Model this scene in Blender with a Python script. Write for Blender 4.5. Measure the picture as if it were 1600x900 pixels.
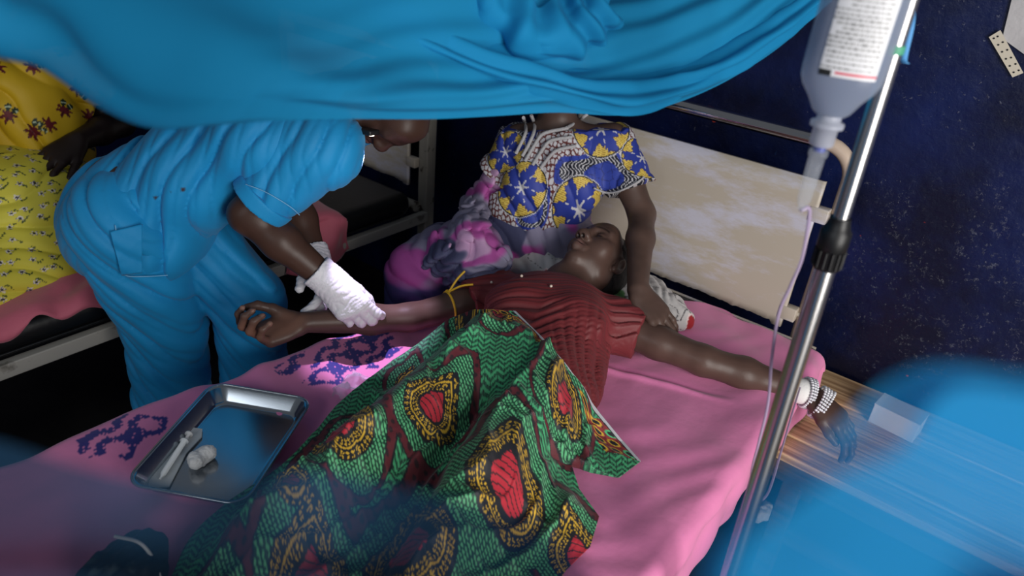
import bpy, bmesh, math, random
import numpy as np
from mathutils import Vector, Matrix

random.seed(7); np.random.seed(7)
for o in list(bpy.data.objects): bpy.data.objects.remove(o)
scn = bpy.context.scene
COL = scn.collection

# ------------------------------------------------------------------ camera
FPX = 1103.0
CAM = np.array([.75, -1.89, 1.65])
AX = np.array([[0.78116851, 0.35861473, -0.51104915],
               [0.61823732, -0.33034903, 0.71319852],
               [0.0869389, -0.87307789, -0.47976727]])      # world axes in camera space (x right, y down, z forward)
cam_d = bpy.data.cameras.new('camera'); cam = bpy.data.objects.new('camera', cam_d); COL.objects.link(cam)
cam_d.sensor_width = 36.0; cam_d.lens = FPX / 1600 * 36.0; cam_d.clip_start = .01
_r = AX @ np.array([1, 0, 0]); _u = AX @ np.array([0, -1, 0]); _b = AX @ np.array([0, 0, -1])
cam.matrix_world = Matrix(((_r[0], _u[0], _b[0], CAM[0]), (_r[1], _u[1], _b[1], CAM[1]), (_r[2], _u[2], _b[2], CAM[2]), (0, 0, 0, 1)))
cam_d.dof.use_dof = True; cam_d.dof.focus_distance = 1.66; cam_d.dof.aperture_fstop = 3.5
scn.camera = cam

def ray(px, py): return AX @ np.array([px - 800., py - 450., FPX])
def Pz(px, py, z): d = ray(px, py); return CAM + d * ((z - CAM[2]) / d[2])
def Py(px, py, y): d = ray(px, py); return CAM + d * ((y - CAM[1]) / d[1])
def Px(px, py, x): d = ray(px, py); return CAM + d * ((x - CAM[0]) / d[0])
def Pd(px, py, dep): return CAM + ray(px, py) / FPX * dep
def proj(p): c = AX.T @ (np.asarray(p, float) - CAM); return 800 + FPX * c[0] / c[2], 450 + FPX * c[1] / c[2]

# ------------------------------------------------------------------ light
scn.view_settings.view_transform = 'Standard'; scn.view_settings.look = 'None'
scn.view_settings.gamma = 1.0; scn.view_settings.use_curve_mapping = False
scn.view_settings.exposure = 0.0
world = bpy.data.worlds.new('world'); scn.world = world; world.use_nodes = True
world.node_tree.nodes['Background'].inputs[0].default_value = (.80, .88, 1.0, 1)
world.node_tree.nodes['Background'].inputs[1].default_value = .13

def area(name, loc, target, size, power, color):
    l = bpy.data.lights.new(name, 'AREA'); l.shape = 'RECTANGLE'; l.size, l.size_y = size; l.energy = power; l.color = color
    o = bpy.data.objects.new(name, l); COL.objects.link(o); o.location = loc
    o.rotation_euler = (Vector(target) - Vector(loc)).to_track_quat('-Z', 'Y').to_euler()
    return o
area('daylight_doorway', (3.2, -2.3, 1.45), (.1, -.6, .8), (1.5, 2.5), 150, (1.0, .97, .93))
area('daylight_window', (.6, -4.6, 2.7), (-.4, -.7, .8), (1.6, 1.2), 22, (.88, .94, 1.0))

# ------------------------------------------------------------------ colour and material helpers
def lin(c):
    c = np.asarray(c, float) / 255.
    return np.where(c <= .04045, c / 12.92, ((c + .055) / 1.055) ** 2.4)
def rgba(c): l = lin(c); return (float(l[0]), float(l[1]), float(l[2]), 1.)

def mat(name, color=None, rough=.6, metal=0., attr=False, sheen=0., coat=0., bump=None, vary=None, spec=.5, trans=0., ior=1.45, alpha=1.):
    m = bpy.data.materials.new(name); m.use_nodes = True
    nt = m.node_tree; b = nt.nodes['Principled BSDF']
    if color is not None: b.inputs['Base Color'].default_value = rgba(color)
    b.inputs['Roughness'].default_value = rough; b.inputs['Metallic'].default_value = metal
    b.inputs['Specular IOR Level'].default_value = spec
    b.inputs['Transmission Weight'].default_value = trans; b.inputs['IOR'].default_value = ior
    b.inputs['Alpha'].default_value = alpha
    if sheen: b.inputs['Sheen Weight'].default_value = sheen; b.inputs['Sheen Roughness'].default_value = .5
    if coat: b.inputs['Coat Weight'].default_value = coat; b.inputs['Coat Roughness'].default_value = .15
    src = None
    if attr:
        a = nt.nodes.new('ShaderNodeAttribute'); a.attribute_name = 'Col'; src = a.outputs['Color']
        nt.links.new(src, b.inputs['Base Color'])
    if vary:                                  # (scale, other colour, low, high): blotches of a second colour
        n = nt.nodes.new('ShaderNodeTexNoise'); n.inputs['Scale'].default_value = vary[0]; n.inputs['Detail'].default_value = 6
        g = nt.nodes.new('ShaderNodeNewGeometry'); nt.links.new(g.outputs['Position'], n.inputs['Vector'])
        r = nt.nodes.new('ShaderNodeMapRange'); r.inputs[1].default_value = vary[2]; r.inputs[2].default_value = vary[3]
        nt.links.new(n.outputs['Fac'], r.inputs[0])
        mx = nt.nodes.new('ShaderNodeMix'); mx.data_type = 'RGBA'
        nt.links.new(r.outputs[0], mx.inputs['Factor'])
        if src: nt.links.new(src, mx.inputs['A'])
        else: mx.inputs['A'].default_value = rgba(color)
        mx.inputs['B'].default_value = rgba(vary[1])
        nt.links.new(mx.outputs['Result'], b.inputs['Base Color'])
    if bump:                                  # (scale, strength, distance)
        n = nt.nodes.new('ShaderNodeTexNoise'); n.inputs['Scale'].default_value = bump[0]; n.inputs['Detail'].default_value = 5
        g = nt.nodes.new('ShaderNodeNewGeometry'); nt.links.new(g.outputs['Position'], n.inputs['Vector'])
        bp = nt.nodes.new('ShaderNodeBump'); bp.inputs['Strength'].default_value = bump[1]; bp.inputs['Distance'].default_value = bump[2]
        nt.links.new(n.outputs['Fac'], bp.inputs['Height']); nt.links.new(bp.outputs['Normal'], b.inputs['Normal'])
    return m

# ------------------------------------------------------------------ object helpers
def thing(name, label, cat, loc=(0, 0, 0), group=None, kind=None):
    o = bpy.data.objects.new(name, None); COL.objects.link(o); o.location = tuple(float(v) for v in loc); o.empty_display_size = .1
    tag(o, label, cat, group, kind); return o
def tag(o, label=None, cat=None, group=None, kind=None):
    if label: o['label'] = label
    if cat: o['category'] = cat
    if group: o['group'] = group
    if kind: o['kind'] = kind
    return o
def wloc(o):
    return Vector(o.location) + (wloc(o.parent) if o.parent else Vector((0, 0, 0))) if o.type == 'EMPTY' else Vector((0, 0, 0))
def obj(name, me, m, parent=None, smooth=True, label=None):
    o = bpy.data.objects.new(name, me); COL.objects.link(o)
    if m is not None:
        me.materials.clear(); me.materials.append(m)
    if smooth: me.polygons.foreach_set('use_smooth', np.ones(len(me.polygons), bool))
    if parent is not None:
        o.parent = parent
        if parent.type == 'EMPTY': o.matrix_parent_inverse = Matrix.Translation(-wloc(parent))
    if label: o['label'] = label
    return o

def quad_mesh(V, Q, cols=None):
    me = bpy.data.meshes.new('m'); V = np.asarray(V, np.float32); Q = np.asarray(Q, np.int32)
    me.vertices.add(len(V)); me.vertices.foreach_set('co', V.ravel())
    n, k = Q.shape
    me.loops.add(n * k); me.loops.foreach_set('vertex_index', Q.ravel())
    me.polygons.add(n); me.polygons.foreach_set('loop_start', np.arange(0, n * k, k, dtype=np.int32))
    me.update(calc_edges=True)
    if cols is not None: set_cols(me, cols)
    return me
def set_cols(me, cols):                        # cols: sRGB 0..255, one per vertex
    a = me.attributes.new('Col', 'FLOAT_COLOR', 'POINT')
    c = np.ones((len(me.vertices), 4), np.float32); c[:, :3] = lin(cols)
    a.data.foreach_set('color', c.ravel())
def verts(me):
    v = np.empty(len(me.vertices) * 3, np.float32); me.vertices.foreach_get('co', v); return v.reshape(-1, 3).astype(float)
def grid_mesh(G, thick=0., cols=None, flip=False):
    n, m = G.shape[:2]; V = G.reshape(-1, 3)
    I = np.arange(n * m).reshape(n, m)
    Q = np.stack([I[:-1, :-1], I[1:, :-1], I[1:, 1:], I[:-1, 1:]], -1).reshape(-1, 4)
    if flip: Q = Q[:, ::-1]
    if thick:
        du = np.gradient(G, axis=0); dv = np.gradient(G, axis=1); nn = np.cross(du, dv); nn /= np.linalg.norm(nn, axis=-1, keepdims=True) + 1e-9
        if flip: nn = -nn
        B = (G - nn * thick).reshape(-1, 3); k = n * m
        rim = np.concatenate([I[0, :], I[1:, -1], I[-1, -2::-1], I[-2:0:-1, 0]])
        nx = np.roll(rim, -1)
        S = np.stack([rim, nx, nx + k, rim + k], -1)
        if flip: S = S[:, ::-1]
        Q = np.concatenate([Q, Q[:, ::-1] + k, S]); V = np.concatenate([V, B])
        if cols is not None: cols = np.concatenate([cols.reshape(-1, 3)] * 2)
    return quad_mesh(V, Q, None if cols is None else cols.reshape(-1, 3))
def bm_mesh(bm):
    me = bpy.data.meshes.new('m'); bmesh.ops.recalc_face_normals(bm, faces=bm.faces); bm.to_mesh(me); bm.free(); return me
def box_bm(bm, c, s, rot=None, bev=.004, seg=2):
    old = set(bm.verts)
    r = bmesh.ops.create_cube(bm, size=1.); vs = r['verts']
    bmesh.ops.scale(bm, verts=vs, vec=Vector(s))
    if bev:
        es = list({e for v in vs for e in v.link_edges}); bmesh.ops.bevel(bm, geom=es, offset=bev, segments=seg, affect='EDGES', profile=.5)
    M = Matrix.Translation(Vector(c)) @ (Matrix(rot).to_4x4() if rot is not None else Matrix())
    for v in bm.verts:
        if v not in old: v.co = M @ v.co
def box(c, s, rot=None, bev=.004, seg=2):
    bm = bmesh.new(); box_bm(bm, c, s, rot, bev, seg); return bm_mesh(bm)
def frame3(d):
    d = np.asarray(d, float); d = d / np.linalg.norm(d); h = np.array([0, 0, 1.]) if abs(d[2]) < .9 else np.array([1., 0, 0])
    a = np.cross(h, d); a /= np.linalg.norm(a); return a, np.cross(d, a), d
def tube(path, r, seg=12, caps=True):
    P = np.asarray(path, float); n = len(P); r = np.broadcast_to(np.asarray(r, float), (n,))
    T = np.gradient(P, axis=0); T /= np.linalg.norm(T, axis=1, keepdims=True) + 1e-12
    a, b, _ = frame3(T[0]); V = []
    ang = np.linspace(0, 2 * np.pi, seg, endpoint=False)
    for i in range(n):
        a = a - T[i] * (a @ T[i]); a /= np.linalg.norm(a); b = np.cross(T[i], a)
        V.append(P[i] + r[i] * (np.cos(ang)[:, None] * a + np.sin(ang)[:, None] * b))
    V = np.concatenate(V); I = np.arange(n * seg).reshape(n, seg); J = np.roll(I, -1, 1)
    Q = np.stack([I[:-1], J[:-1], J[1:], I[1:]], -1).reshape(-1, 4)
    me = bpy.data.meshes.new('m'); faces = Q.tolist()
    if caps:                                    # caps get their own vertices so the side shades as a clean cylinder
        k = len(V); faces += [list(range(k, k + seg))[::-1], list(range(k + seg, k + 2 * seg))]; V = np.concatenate([V, V[:seg], V[-seg:]])
    me.from_pydata(V.tolist(), [], faces); me.update(); return me
def smooth_path(pts, n=40):
    P = np.asarray(pts, float); k = len(P); out = []
    Q = np.vstack([2 * P[0] - P[1], P, 2 * P[-1] - P[-2]])
    for t in np.linspace(0, k - 1, n):
        i = min(int(t), k - 2); u = t - i; p0, p1, p2, p3 = Q[i], Q[i + 1], Q[i + 2], Q[i + 3]
        out.append(.5 * ((2 * p1) + (-p0 + p2) * u + (2 * p0 - 5 * p1 + 4 * p2 - p3) * u * u + (-p0 + 3 * p1 - 3 * p2 + p3) * u ** 3))
    return np.array(out)
def lathe(profile, base, axis=(0, 0, 1), seg=24, sx=1., sy=1., ref=None):
    a, b, d = frame3(axis)
    if ref is not None:
        a = np.asarray(ref, float) - d * (np.asarray(ref, float) @ d); a /= np.linalg.norm(a); b = np.cross(d, a)
    ang = np.linspace(0, 2 * np.pi, seg, endpoint=False); V = []
    for (r, h) in profile: V.append(np.asarray(base) + d * h + r * (sx * np.cos(ang)[:, None] * a + sy * np.sin(ang)[:, None] * b))
    V = np.concatenate(V); n = len(profile); I = np.arange(n * seg).reshape(n, seg); J = np.roll(I, -1, 1)
    Q = np.stack([I[:-1], J[:-1], J[1:], I[1:]], -1).reshape(-1, 4)
    k = len(V); V = np.concatenate([V, V[:seg], V[-seg:]]); me = bpy.data.meshes.new('m'); me.from_pydata(V.tolist(), [], Q.tolist() + [list(range(k, k + seg))[::-1], list(range(k + seg, k + 2 * seg))]); me.update(); return me
def join_meshes(ms):
    Vs, Fs, off = [], [], 0
    for m in ms:
        Vs.append(verts(m)); Fs += [[i + off for i in p.vertices] for p in m.polygons]; off += len(m.vertices)
    me = bpy.data.meshes.new('m'); me.from_pydata(np.concatenate(Vs).tolist(), [], Fs); me.update(); return me

# ------------------------------------------------------------------ noise
_L = np.random.RandomState(3).rand(32, 32, 32).astype(np.float32)
def vnoise(p, s=1., seed=0):
    q = np.asarray(p, float) * s + seed * 7.31; i = np.floor(q).astype(int); f = q - i; f = f * f * (3 - 2 * f); i &= 31; j = (i + 1) & 31
    x, y, z = i[..., 0], i[..., 1], i[..., 2]; X, Y, Z = j[..., 0], j[..., 1], j[..., 2]; fx, fy, fz = f[..., 0], f[..., 1], f[..., 2]
    c00 = _L[x, y, z] * (1 - fx) + _L[X, y, z] * fx; c10 = _L[x, Y, z] * (1 - fx) + _L[X, Y, z] * fx
    c01 = _L[x, y, Z] * (1 - fx) + _L[X, y, Z] * fx; c11 = _L[x, Y, Z] * (1 - fx) + _L[X, Y, Z] * fx
    return (c00 * (1 - fy) + c10 * fy) * (1 - fz) + (c01 * (1 - fy) + c11 * fy) * fz - .5
def fbm(p, s=1., seed=0, o=4):
    v = 0.; a = 1.
    for k in range(o): v = v + a * vnoise(p, s * 2 ** k, seed + k); a *= .5
    return v
def p3(a, b, c=0.): a, b = np.broadcast_arrays(a, b); return np.stack([a, b, np.broadcast_to(c, a.shape)], -1)

# ------------------------------------------------------------------ signed distance bodies
class SDF:
    def __init__(s): s.ops = []; s.disp = None
    def cap(s, a, b, ra, rb=None, k=.02):
        a = np.asarray(a, float); b = np.asarray(b, float); rb = ra if rb is None else rb
        s.ops.append(('cap', a, b, ra, rb, k)); return s
    def chain(s, pts, rs, k=.02):
        for i in range(len(pts) - 1): s.cap(pts[i], pts[i + 1], rs[i], rs[i + 1], k)
        return s
    def ell(s, c, r, rot=None, k=.02, sub=False):
        s.ops.append(('sub' if sub else 'ell', np.asarray(c, float), np.asarray(r, float), np.eye(3) if rot is None else np.asarray(rot, float), k)); return s
    def clip(s, p, n, rad=None):               # removes the side n points to, within rad of p if given
        n = np.asarray(n, float); s.ops.append(('clip', np.asarray(p, float), n / np.linalg.norm(n), rad)); return s
    def bounds(s, pad=.02):
        lo = np.full(3, 9e9); hi = -lo
        for o in s.ops:
            if o[0] == 'cap':
                for q, r in ((o[1], o[3]), (o[2], o[4])): lo = np.minimum(lo, q - r); hi = np.maximum(hi, q + r)
            elif o[0] == 'ell':
                e = np.sqrt(((o[3] * o[2]) ** 2).sum(1)); lo = np.minimum(lo, o[1] - e); hi = np.maximum(hi, o[1] + e)
        return lo - pad, hi + pad
    def field(s, lo, hi, h):
        n = np.maximum(np.ceil((hi - lo) / h).astype(int) + 1, 2)
        ax = [lo[i] + h * np.arange(n[i]) for i in range(3)]
        F = np.full(n, .5, np.float32)
        for o in s.ops:
            if o[0] == 'clip':
                d = (ax[0][:, None, None] - o[1][0]) * o[2][0] + (ax[1][None, :, None] - o[1][1]) * o[2][1] + (ax[2][None, None, :] - o[1][2]) * o[2][2]
                if o[3] is not None:
                    d = np.minimum(d, o[3] - np.sqrt((ax[0][:, None, None] - o[1][0]) ** 2 + (ax[1][None, :, None] - o[1][1]) ** 2 + (ax[2][None, None, :] - o[1][2]) ** 2))
                F = np.maximum(F, d.astype(np.float32)); continue
            k = o[-1]; m = k + 4 * h + .01
            if o[0] == 'cap':
                bl = np.minimum(o[1] - o[3], o[2] - o[4]) - m; bh = np.maximum(o[1] + o[3], o[2] + o[4]) + m
            else:
                e = np.sqrt(((o[3] * o[2]) ** 2).sum(1)); bl = o[1] - e - m; bh = o[1] + e + m
            i0 = np.clip(np.floor((bl - lo) / h).astype(int), 0, n); i1 = np.clip(np.ceil((bh - lo) / h).astype(int) + 1, 0, n)
            if (i1 <= i0).any(): continue
            sl = tuple(slice(i0[i], i1[i]) for i in range(3))
            x = ax[0][sl[0]][:, None, None]; y = ax[1][sl[1]][None, :, None]; z = ax[2][sl[2]][None, None, :]
            if o[0] == 'cap':
                a, b = o[1], o[2]; ab = b - a; l2 = ab @ ab + 1e-12
                t = np.clip(((x - a[0]) * ab[0] + (y - a[1]) * ab[1] + (z - a[2]) * ab[2]) / l2, 0, 1)
                d = np.sqrt((x - a[0] - t * ab[0]) ** 2 + (y - a[1] - t * ab[1]) ** 2 + (z - a[2] - t * ab[2]) ** 2) - (o[3] + (o[4] - o[3]) * t)
            else:
                c, r, R = o[1], o[2], o[3]
                q = [((x - c[0]) * R[0, i] + (y - c[1]) * R[1, i] + (z - c[2]) * R[2, i]) / r[i] for i in range(3)]
                k0 = np.sqrt(q[0] ** 2 + q[1] ** 2 + q[2] ** 2); k1 = np.sqrt((q[0] / r[0]) ** 2 + (q[1] / r[1]) ** 2 + (q[2] / r[2]) ** 2) + 1e-9
                d = k0 * (k0 - 1) / k1
            A = F[sl]; d = d.astype(np.float32)
            if o[0] == 'sub':
                hh = np.maximum(k - np.abs(A + d), 0) / k; F[sl] = np.maximum(A, -d) + hh * hh * k * .25
            else:
                hh = np.maximum(k - np.abs(A - d), 0) / k; F[sl] = np.minimum(A, d) - hh * hh * k * .25
        if s.disp is not None:
            I = np.argwhere(np.abs(F) < .045)
            if len(I):
                p = lo + h * I; F[I[:, 0], I[:, 1], I[:, 2]] += s.disp(p).astype(np.float32)
        return F
    def mesh(s, h, lo=None, hi=None):
        l0, h0 = s.bounds(.03)
        lo = l0 if lo is None else np.maximum(lo, l0); hi = h0 if hi is None else np.minimum(hi, h0)
        F = s.field(lo, hi, h)
        return surface_nets(F, lo, h)

def surface_nets(F, lo, h):
    S = F < 0; n = np.array(F.shape)
    c = np.zeros(n - 1, np.int8)
    offs = [(i, j, k) for i in (0, 1) for j in (0, 1) for k in (0, 1)]
    for o in offs: c += S[o[0]:n[0] - 1 + o[0], o[1]:n[1] - 1 + o[1], o[2]:n[2] - 1 + o[2]]
    I = np.argwhere((c > 0) & (c < 8)); N = len(I)
    idx = np.full(n - 1, -1, np.int32); idx[I[:, 0], I[:, 1], I[:, 2]] = np.arange(N)
    vals = {o: F[I[:, 0] + o[0], I[:, 1] + o[1], I[:, 2] + o[2]] for o in offs}
    acc = np.zeros((N, 3)); cnt = np.zeros(N)
    for a in offs:
        for ax in range(3):
            if a[ax]: continue
            b = list(a); b[ax] = 1; b = tuple(b); va, vb = vals[a], vals[b]; m = (va < 0) != (vb < 0)
            t = np.where(m, va / np.where(m, va - vb, 1), 0); p = np.tile(np.array(a, float), (N, 1)); p[:, ax] = t
            acc[m] += p[m]; cnt[m] += 1
    V = lo + h * (I + acc / cnt[:, None]); Q = []
    for ax in range(3):
        u, v = (ax + 1) % 3, (ax + 2) % 3
        s0 = [slice(None)] * 3; s1 = [slice(None)] * 3; s0[ax] = slice(0, n[ax] - 1); s1[ax] = slice(1, n[ax])
        E = np.argwhere(S[tuple(s0)] != S[tuple(s1)])
        E = E[(E[:, u] > 0) & (E[:, v] > 0) & (E[:, u] < n[u] - 1) & (E[:, v] < n[v] - 1)]
        g = lambda du, dv: idx[tuple((E - np.eye(3, dtype=int)[u] * du - np.eye(3, dtype=int)[v] * dv).T)]
        q = np.stack([g(1, 1), g(0, 1), g(0, 0), g(1, 0)], -1)
        fl = ~S[tuple(E.T)]; q[fl] = q[fl][:, ::-1]; Q.append(q)
    Q = np.concatenate(Q); Q = Q[(Q >= 0).all(1)]
    return V, Q
def join_vq(parts):
    V, Q, o = [], [], 0
    for v, q in parts: V.append(v); Q.append(q + o); o += len(v)
    return np.concatenate(V), np.concatenate(Q)

# ================================================================== the room
WALL_Y = .22
def wall_material():
    m = mat('navy_gloss_paint', (9, 17, 52), rough=.34, spec=.45)
    nt = m.node_tree; b = nt.nodes['Principled BSDF']; N = nt.nodes.new; L = nt.links.new
    g = N('ShaderNodeNewGeometry'); pos = g.outputs['Position']
    def noise(scale, detail=6, rough=.6, vec=None):
        n = N('ShaderNodeTexNoise'); n.inputs['Scale'].default_value = scale; n.inputs['Detail'].default_value = detail; n.inputs['Roughness'].default_value = rough
        L(vec or pos, n.inputs['Vector']); return n.outputs['Fac']
    def rng(f, a, c, o0=0., o1=1.):
        r = N('ShaderNodeMapRange'); r.inputs[1].default_value = a; r.inputs[2].default_value = c; r.inputs[3].default_value = o0; r.inputs[4].default_value = o1; L(f, r.inputs[0]); return r.outputs[0]
    def math_(op, a, c):
        n = N('ShaderNodeMath'); n.operation = op
        for i, q in enumerate((a, c)):
            if isinstance(q, (int, float)): n.inputs[i].default_value = q
            else: L(q, n.inputs[i])
        return n.outputs[0]
    def mix(f, a, c):
        n = N('ShaderNodeMix'); n.data_type = 'RGBA'; L(f, n.inputs['Factor'])
        for k, q in (('A', a), ('B', c)):
            if isinstance(q, tuple): n.inputs[k].default_value = rgba(q)
            else: L(q, n.inputs[k])
        return n.outputs['Result']
    tint = mix(rng(noise(2.2), .4, .66), (7, 12, 38), (13, 28, 78))
    tint = mix(rng(noise(1.1, 3), .56, .72), tint, (26, 22, 62))
    patch = rng(noise(1.9, 2), .47, .64)                               # where the paint has worn
    specks = rng(noise(70, 3, .7), .655, .70)
    worn = math_('MULTIPLY', patch, specks)
    dv = N('ShaderNodeVectorMath'); dv.operation = 'DISTANCE'; L(pos, dv.inputs[0]); dv.inputs[1].default_value = tuple(Py(1510, 480, WALL_Y))
    sore = math_('MULTIPLY', rng(dv.outputs['Value'], .42, .05), rng(noise(9, 6, .7), .44, .6)); worn = math_('MAXIMUM', worn, math_('MULTIPLY', sore, rng(noise(80, 4, .75), .585, .67)))
    fine = rng(noise(120, 2, .6), .77, .80)
    sx = N('ShaderNodeMapping'); sx.inputs['Scale'].default_value = (16, 1, 2.2); sx.inputs['Rotation'].default_value = (0, .35, 0); L(pos, sx.inputs['Vector'])
    scr = rng(noise(1.6, 6, .7, sx.outputs[0]), .70, .74)
    c = mix(math_('MULTIPLY', worn, .42), tint, (128, 132, 150)); c = mix(math_('MULTIPLY', fine, .15), c, (120, 128, 150)); c = mix(math_('MULTIPLY', scr, .35), c, (50, 96, 160))
    drips = rng(noise(24, 1), .78, .80); c = mix(drips, c, (150, 52, 40))
    v = N('ShaderNodeTexVoronoi'); v.feature = 'DISTANCE_TO_EDGE'; v.inputs['Scale'].default_value = .8
    wv = N('ShaderNodeVectorMath'); wv.operation = 'MULTIPLY_ADD'; nn = N('ShaderNodeTexNoise'); nn.inputs['Scale'].default_value = 5; nn.inputs['Detail'].default_value = 5; L(pos, nn.inputs['Vector'])
    L(nn.outputs['Color'], wv.inputs[0]); wv.inputs[1].default_value = (.35, .35, .35); L(pos, wv.inputs[2]); L(wv.outputs[0], v.inputs['Vector'])
    crack = math_('MULTIPLY', rng(v.outputs['Distance'], .0, .004, 1., 0.), rng(noise(1.7, 2), .5, .6)); c = mix(math_('MULTIPLY', crack, .8), c, (4, 6, 14))
    L(c, b.inputs['Base Color'])
    h = math_('ADD', math_('MULTIPLY', noise(14, 8, .65), .7), math_('ADD', math_('MULTIPLY', worn, .5), math_('MULTIPLY', crack, -.25)))
    bp = N('ShaderNodeBump'); bp.inputs['Strength'].default_value = .55; bp.inputs['Distance'].default_value = .012; L(h, bp.inputs['Height']); L(bp.outputs['Normal'], b.inputs['Normal'])
    return m
M_wall = wall_material()
M_floor = mat('dark_cement', (34, 32, 32), rough=.55, vary=(3.5, (18, 17, 18), .4, .65), bump=(40, .3, .004))
tag(obj('wall_back', box((0, WALL_Y + .06, 1.4), (6.4, .12, 2.8), bev=0), M_wall, smooth=False), 'dark navy gloss painted wall, scuffed and cracked, behind the beds', kind='structure')
tag(obj('wall_left', box((-3.26, -2.0, 1.4), (.12, 4.6, 2.8), bev=0), M_wall, smooth=False), 'dark navy painted wall beyond the far bed', kind='structure')
tag(obj('floor', box((0, -2.0, -.05), (6.4, 4.6, .1), bev=0), M_floor, smooth=False), 'dark worn cement floor', kind='structure')

# ================================================================== shared materials
M_cream = mat('cream_enamel', (178, 168, 154), rough=.42, vary=(2.6, (190, 188, 200), .47, .60), bump=(25, .15, .003))
_n = [n for n in M_cream.node_tree.nodes if n.type == 'TEX_NOISE'][0]; _mp = M_cream.node_tree.nodes.new('ShaderNodeMapping'); _mp.inputs['Rotation'].default_value = (0, -.55, 0); _mp.inputs['Scale'].default_value = (1, 1, 3.2)
M_cream.node_tree.links.new([n for n in M_cream.node_tree.nodes if n.type == 'NEW_GEOMETRY'][0].outputs['Position'], _mp.inputs['Vector']); M_cream.node_tree.links.new(_mp.outputs[0], _n.inputs['Vector']); _n.inputs['Roughness'].default_value = .72; _n.inputs['Detail'].default_value = 9
M_creamold = mat('chipped_cream_enamel', (150, 145, 135), rough=.5, vary=(22, (62, 52, 44), .60, .66), bump=(30, .3, .004))
M_paint = mat('cream_tube_paint', (196, 176, 158), rough=.3, vary=(30, (150, 128, 112), .6, .68))
M_chrome = mat('brushed_steel', (200, 198, 198), rough=.27, metal=1.)
M_chrome2 = mat('polished_tube_steel', (200, 196, 196), rough=.14, metal=1.)
M_tray = mat('stainless_tray', (172, 178, 184), rough=.17, metal=1.)
M_black = mat('black_plastic', (16, 16, 18), rough=.45)
M_vinyl = mat('black_vinyl', (13, 14, 16), rough=.36, spec=.5, bump=(60, .15, .003))
M_vinyl2 = mat('charcoal_vinyl', (70, 70, 72), rough=.45, bump=(60, .15, .003))
M_sheet = mat('pink_cotton', attr=True, rough=.62, sheen=.25, bump=(18, .25, .01))
M_pink2 = mat('rose_cotton', (186, 92, 112), rough=.7, sheen=.2, bump=(25, .25, .01))
M_white = mat('white_paper', (205, 203, 200), rough=.7)
M_plasticwhite = mat('white_plastic', (205, 205, 205), rough=.4)

# ================================================================== main bed
MZ = .62                                         # mattress top
bed = thing('hospital_bed', 'cream steel hospital bed frame under the pink mattress where the patient lies', 'bed', (-.06, -.95, 0))
def headboard(parent, x0, x1, y, right_m, ztop, zb=0.):
    xr, xl = x1, x0; r = .019; R = .085; pts = [(xr, y, zb)]
    pts.append((xr, y, ztop - R))
    for a in np.linspace(0, math.pi / 2, 9)[1:]: pts.append((xr - R + R * math.cos(a), y, ztop - R + R * math.sin(a)))
    top = [(xr - R, y, ztop), (xl + R, y, ztop)]
    for a in np.linspace(math.pi / 2, math.pi, 9)[1:]: top.append((xl + R + R * math.cos(a), y, ztop - R + R * math.sin(a)))
    top.append((xl, y, zb))
    # right half of the hoop is cream painted, the top bar bare steel
    obj('headboard_post', tube(pts, r, 16), M_paint, parent); obj('headboard_rail', tube(top, r, 16), M_chrome2, parent)
headboard(bed, -.52, .392, .075, M_paint, 1.165)
def panel_mesh(x0, x1, y, z0, z1, t=.014, seed=1):
    n = 90; xs = np.linspace(x0, x1, n); low = z0 + .010 * fbm(p3(xs * 14, xs * 0 + seed, 0), 1, seed, 4) + .004 * (np.random.RandomState(seed).rand(n) - .5)
    low[xs > x1 - .03] = z0 - .012
    G = np.stack([np.stack([xs, np.full(n, y - t / 2), z], -1) for z in [low] + [np.full(n, zz) for zz in np.linspace(z0 + .02, z1, 8)]], 0)
    return grid_mesh(G, thick=-t, flip=True)
obj('headboard_panel', panel_mesh(-.44, .346, .06, .635, 1.072), M_cream, bed, smooth=False, label='cream sheet metal headboard panel with a chipped lower edge')
for z in (.98, .672):
    cl = obj('panel_clip', box((.352, .052, z), (.05, .03, .042), bev=.003), M_cream, bed); obj('bolt', tube([(.375, .06, z), (.392, .06, z)], .007, 10), M_cream, cl)
obj('head_crossbar', box((-.06, .05, .50), (.90, .03, .05)), M_creamold, bed)
for x in (-.50, .38): obj('side_rail', box((x, -.98, .485), (.035, 2.06, .05)), M_creamold, bed)
for x in (-.50, .38): obj('leg', tube([(x, -1.98, 0), (x, -1.98, .5)], .02, 12), M_creamold, bed)
obj('foot_crossbar', box((-.06, -1.98, .485), (.88, .03, .05)), M_creamold, bed)
obj('mattress_deck', box((-.06, -.97, .502), (.86, 2.0, .012), bev=0), M_creamold, bed)

def rounded_box_grid(x0, x1, y0, y1, z0, z1, r, nx=40, ny=60, sag=None):
    bm = bmesh.new(); box_bm(bm, ((x0 + x1) / 2, (y0 + y1) / 2, (z0 + z1) / 2), (x1 - x0, y1 - y0, z1 - z0), bev=r, seg=5); return bm_mesh(bm)
mt = thing('mattress', 'charcoal vinyl mattress under the pink sheet, bare strip showing at the headboard', 'mattress', (0, -.98, .51))
obj('mattress_body', rounded_box_grid(-.49, .485, -1.99, .028, .512, MZ - .004, .03), M_vinyl2, mt)
obj('piping', tube([(-.46, .024, MZ - .012), (.46, .024, MZ - .012)], .005, 8), M_cream, mt)

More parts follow.
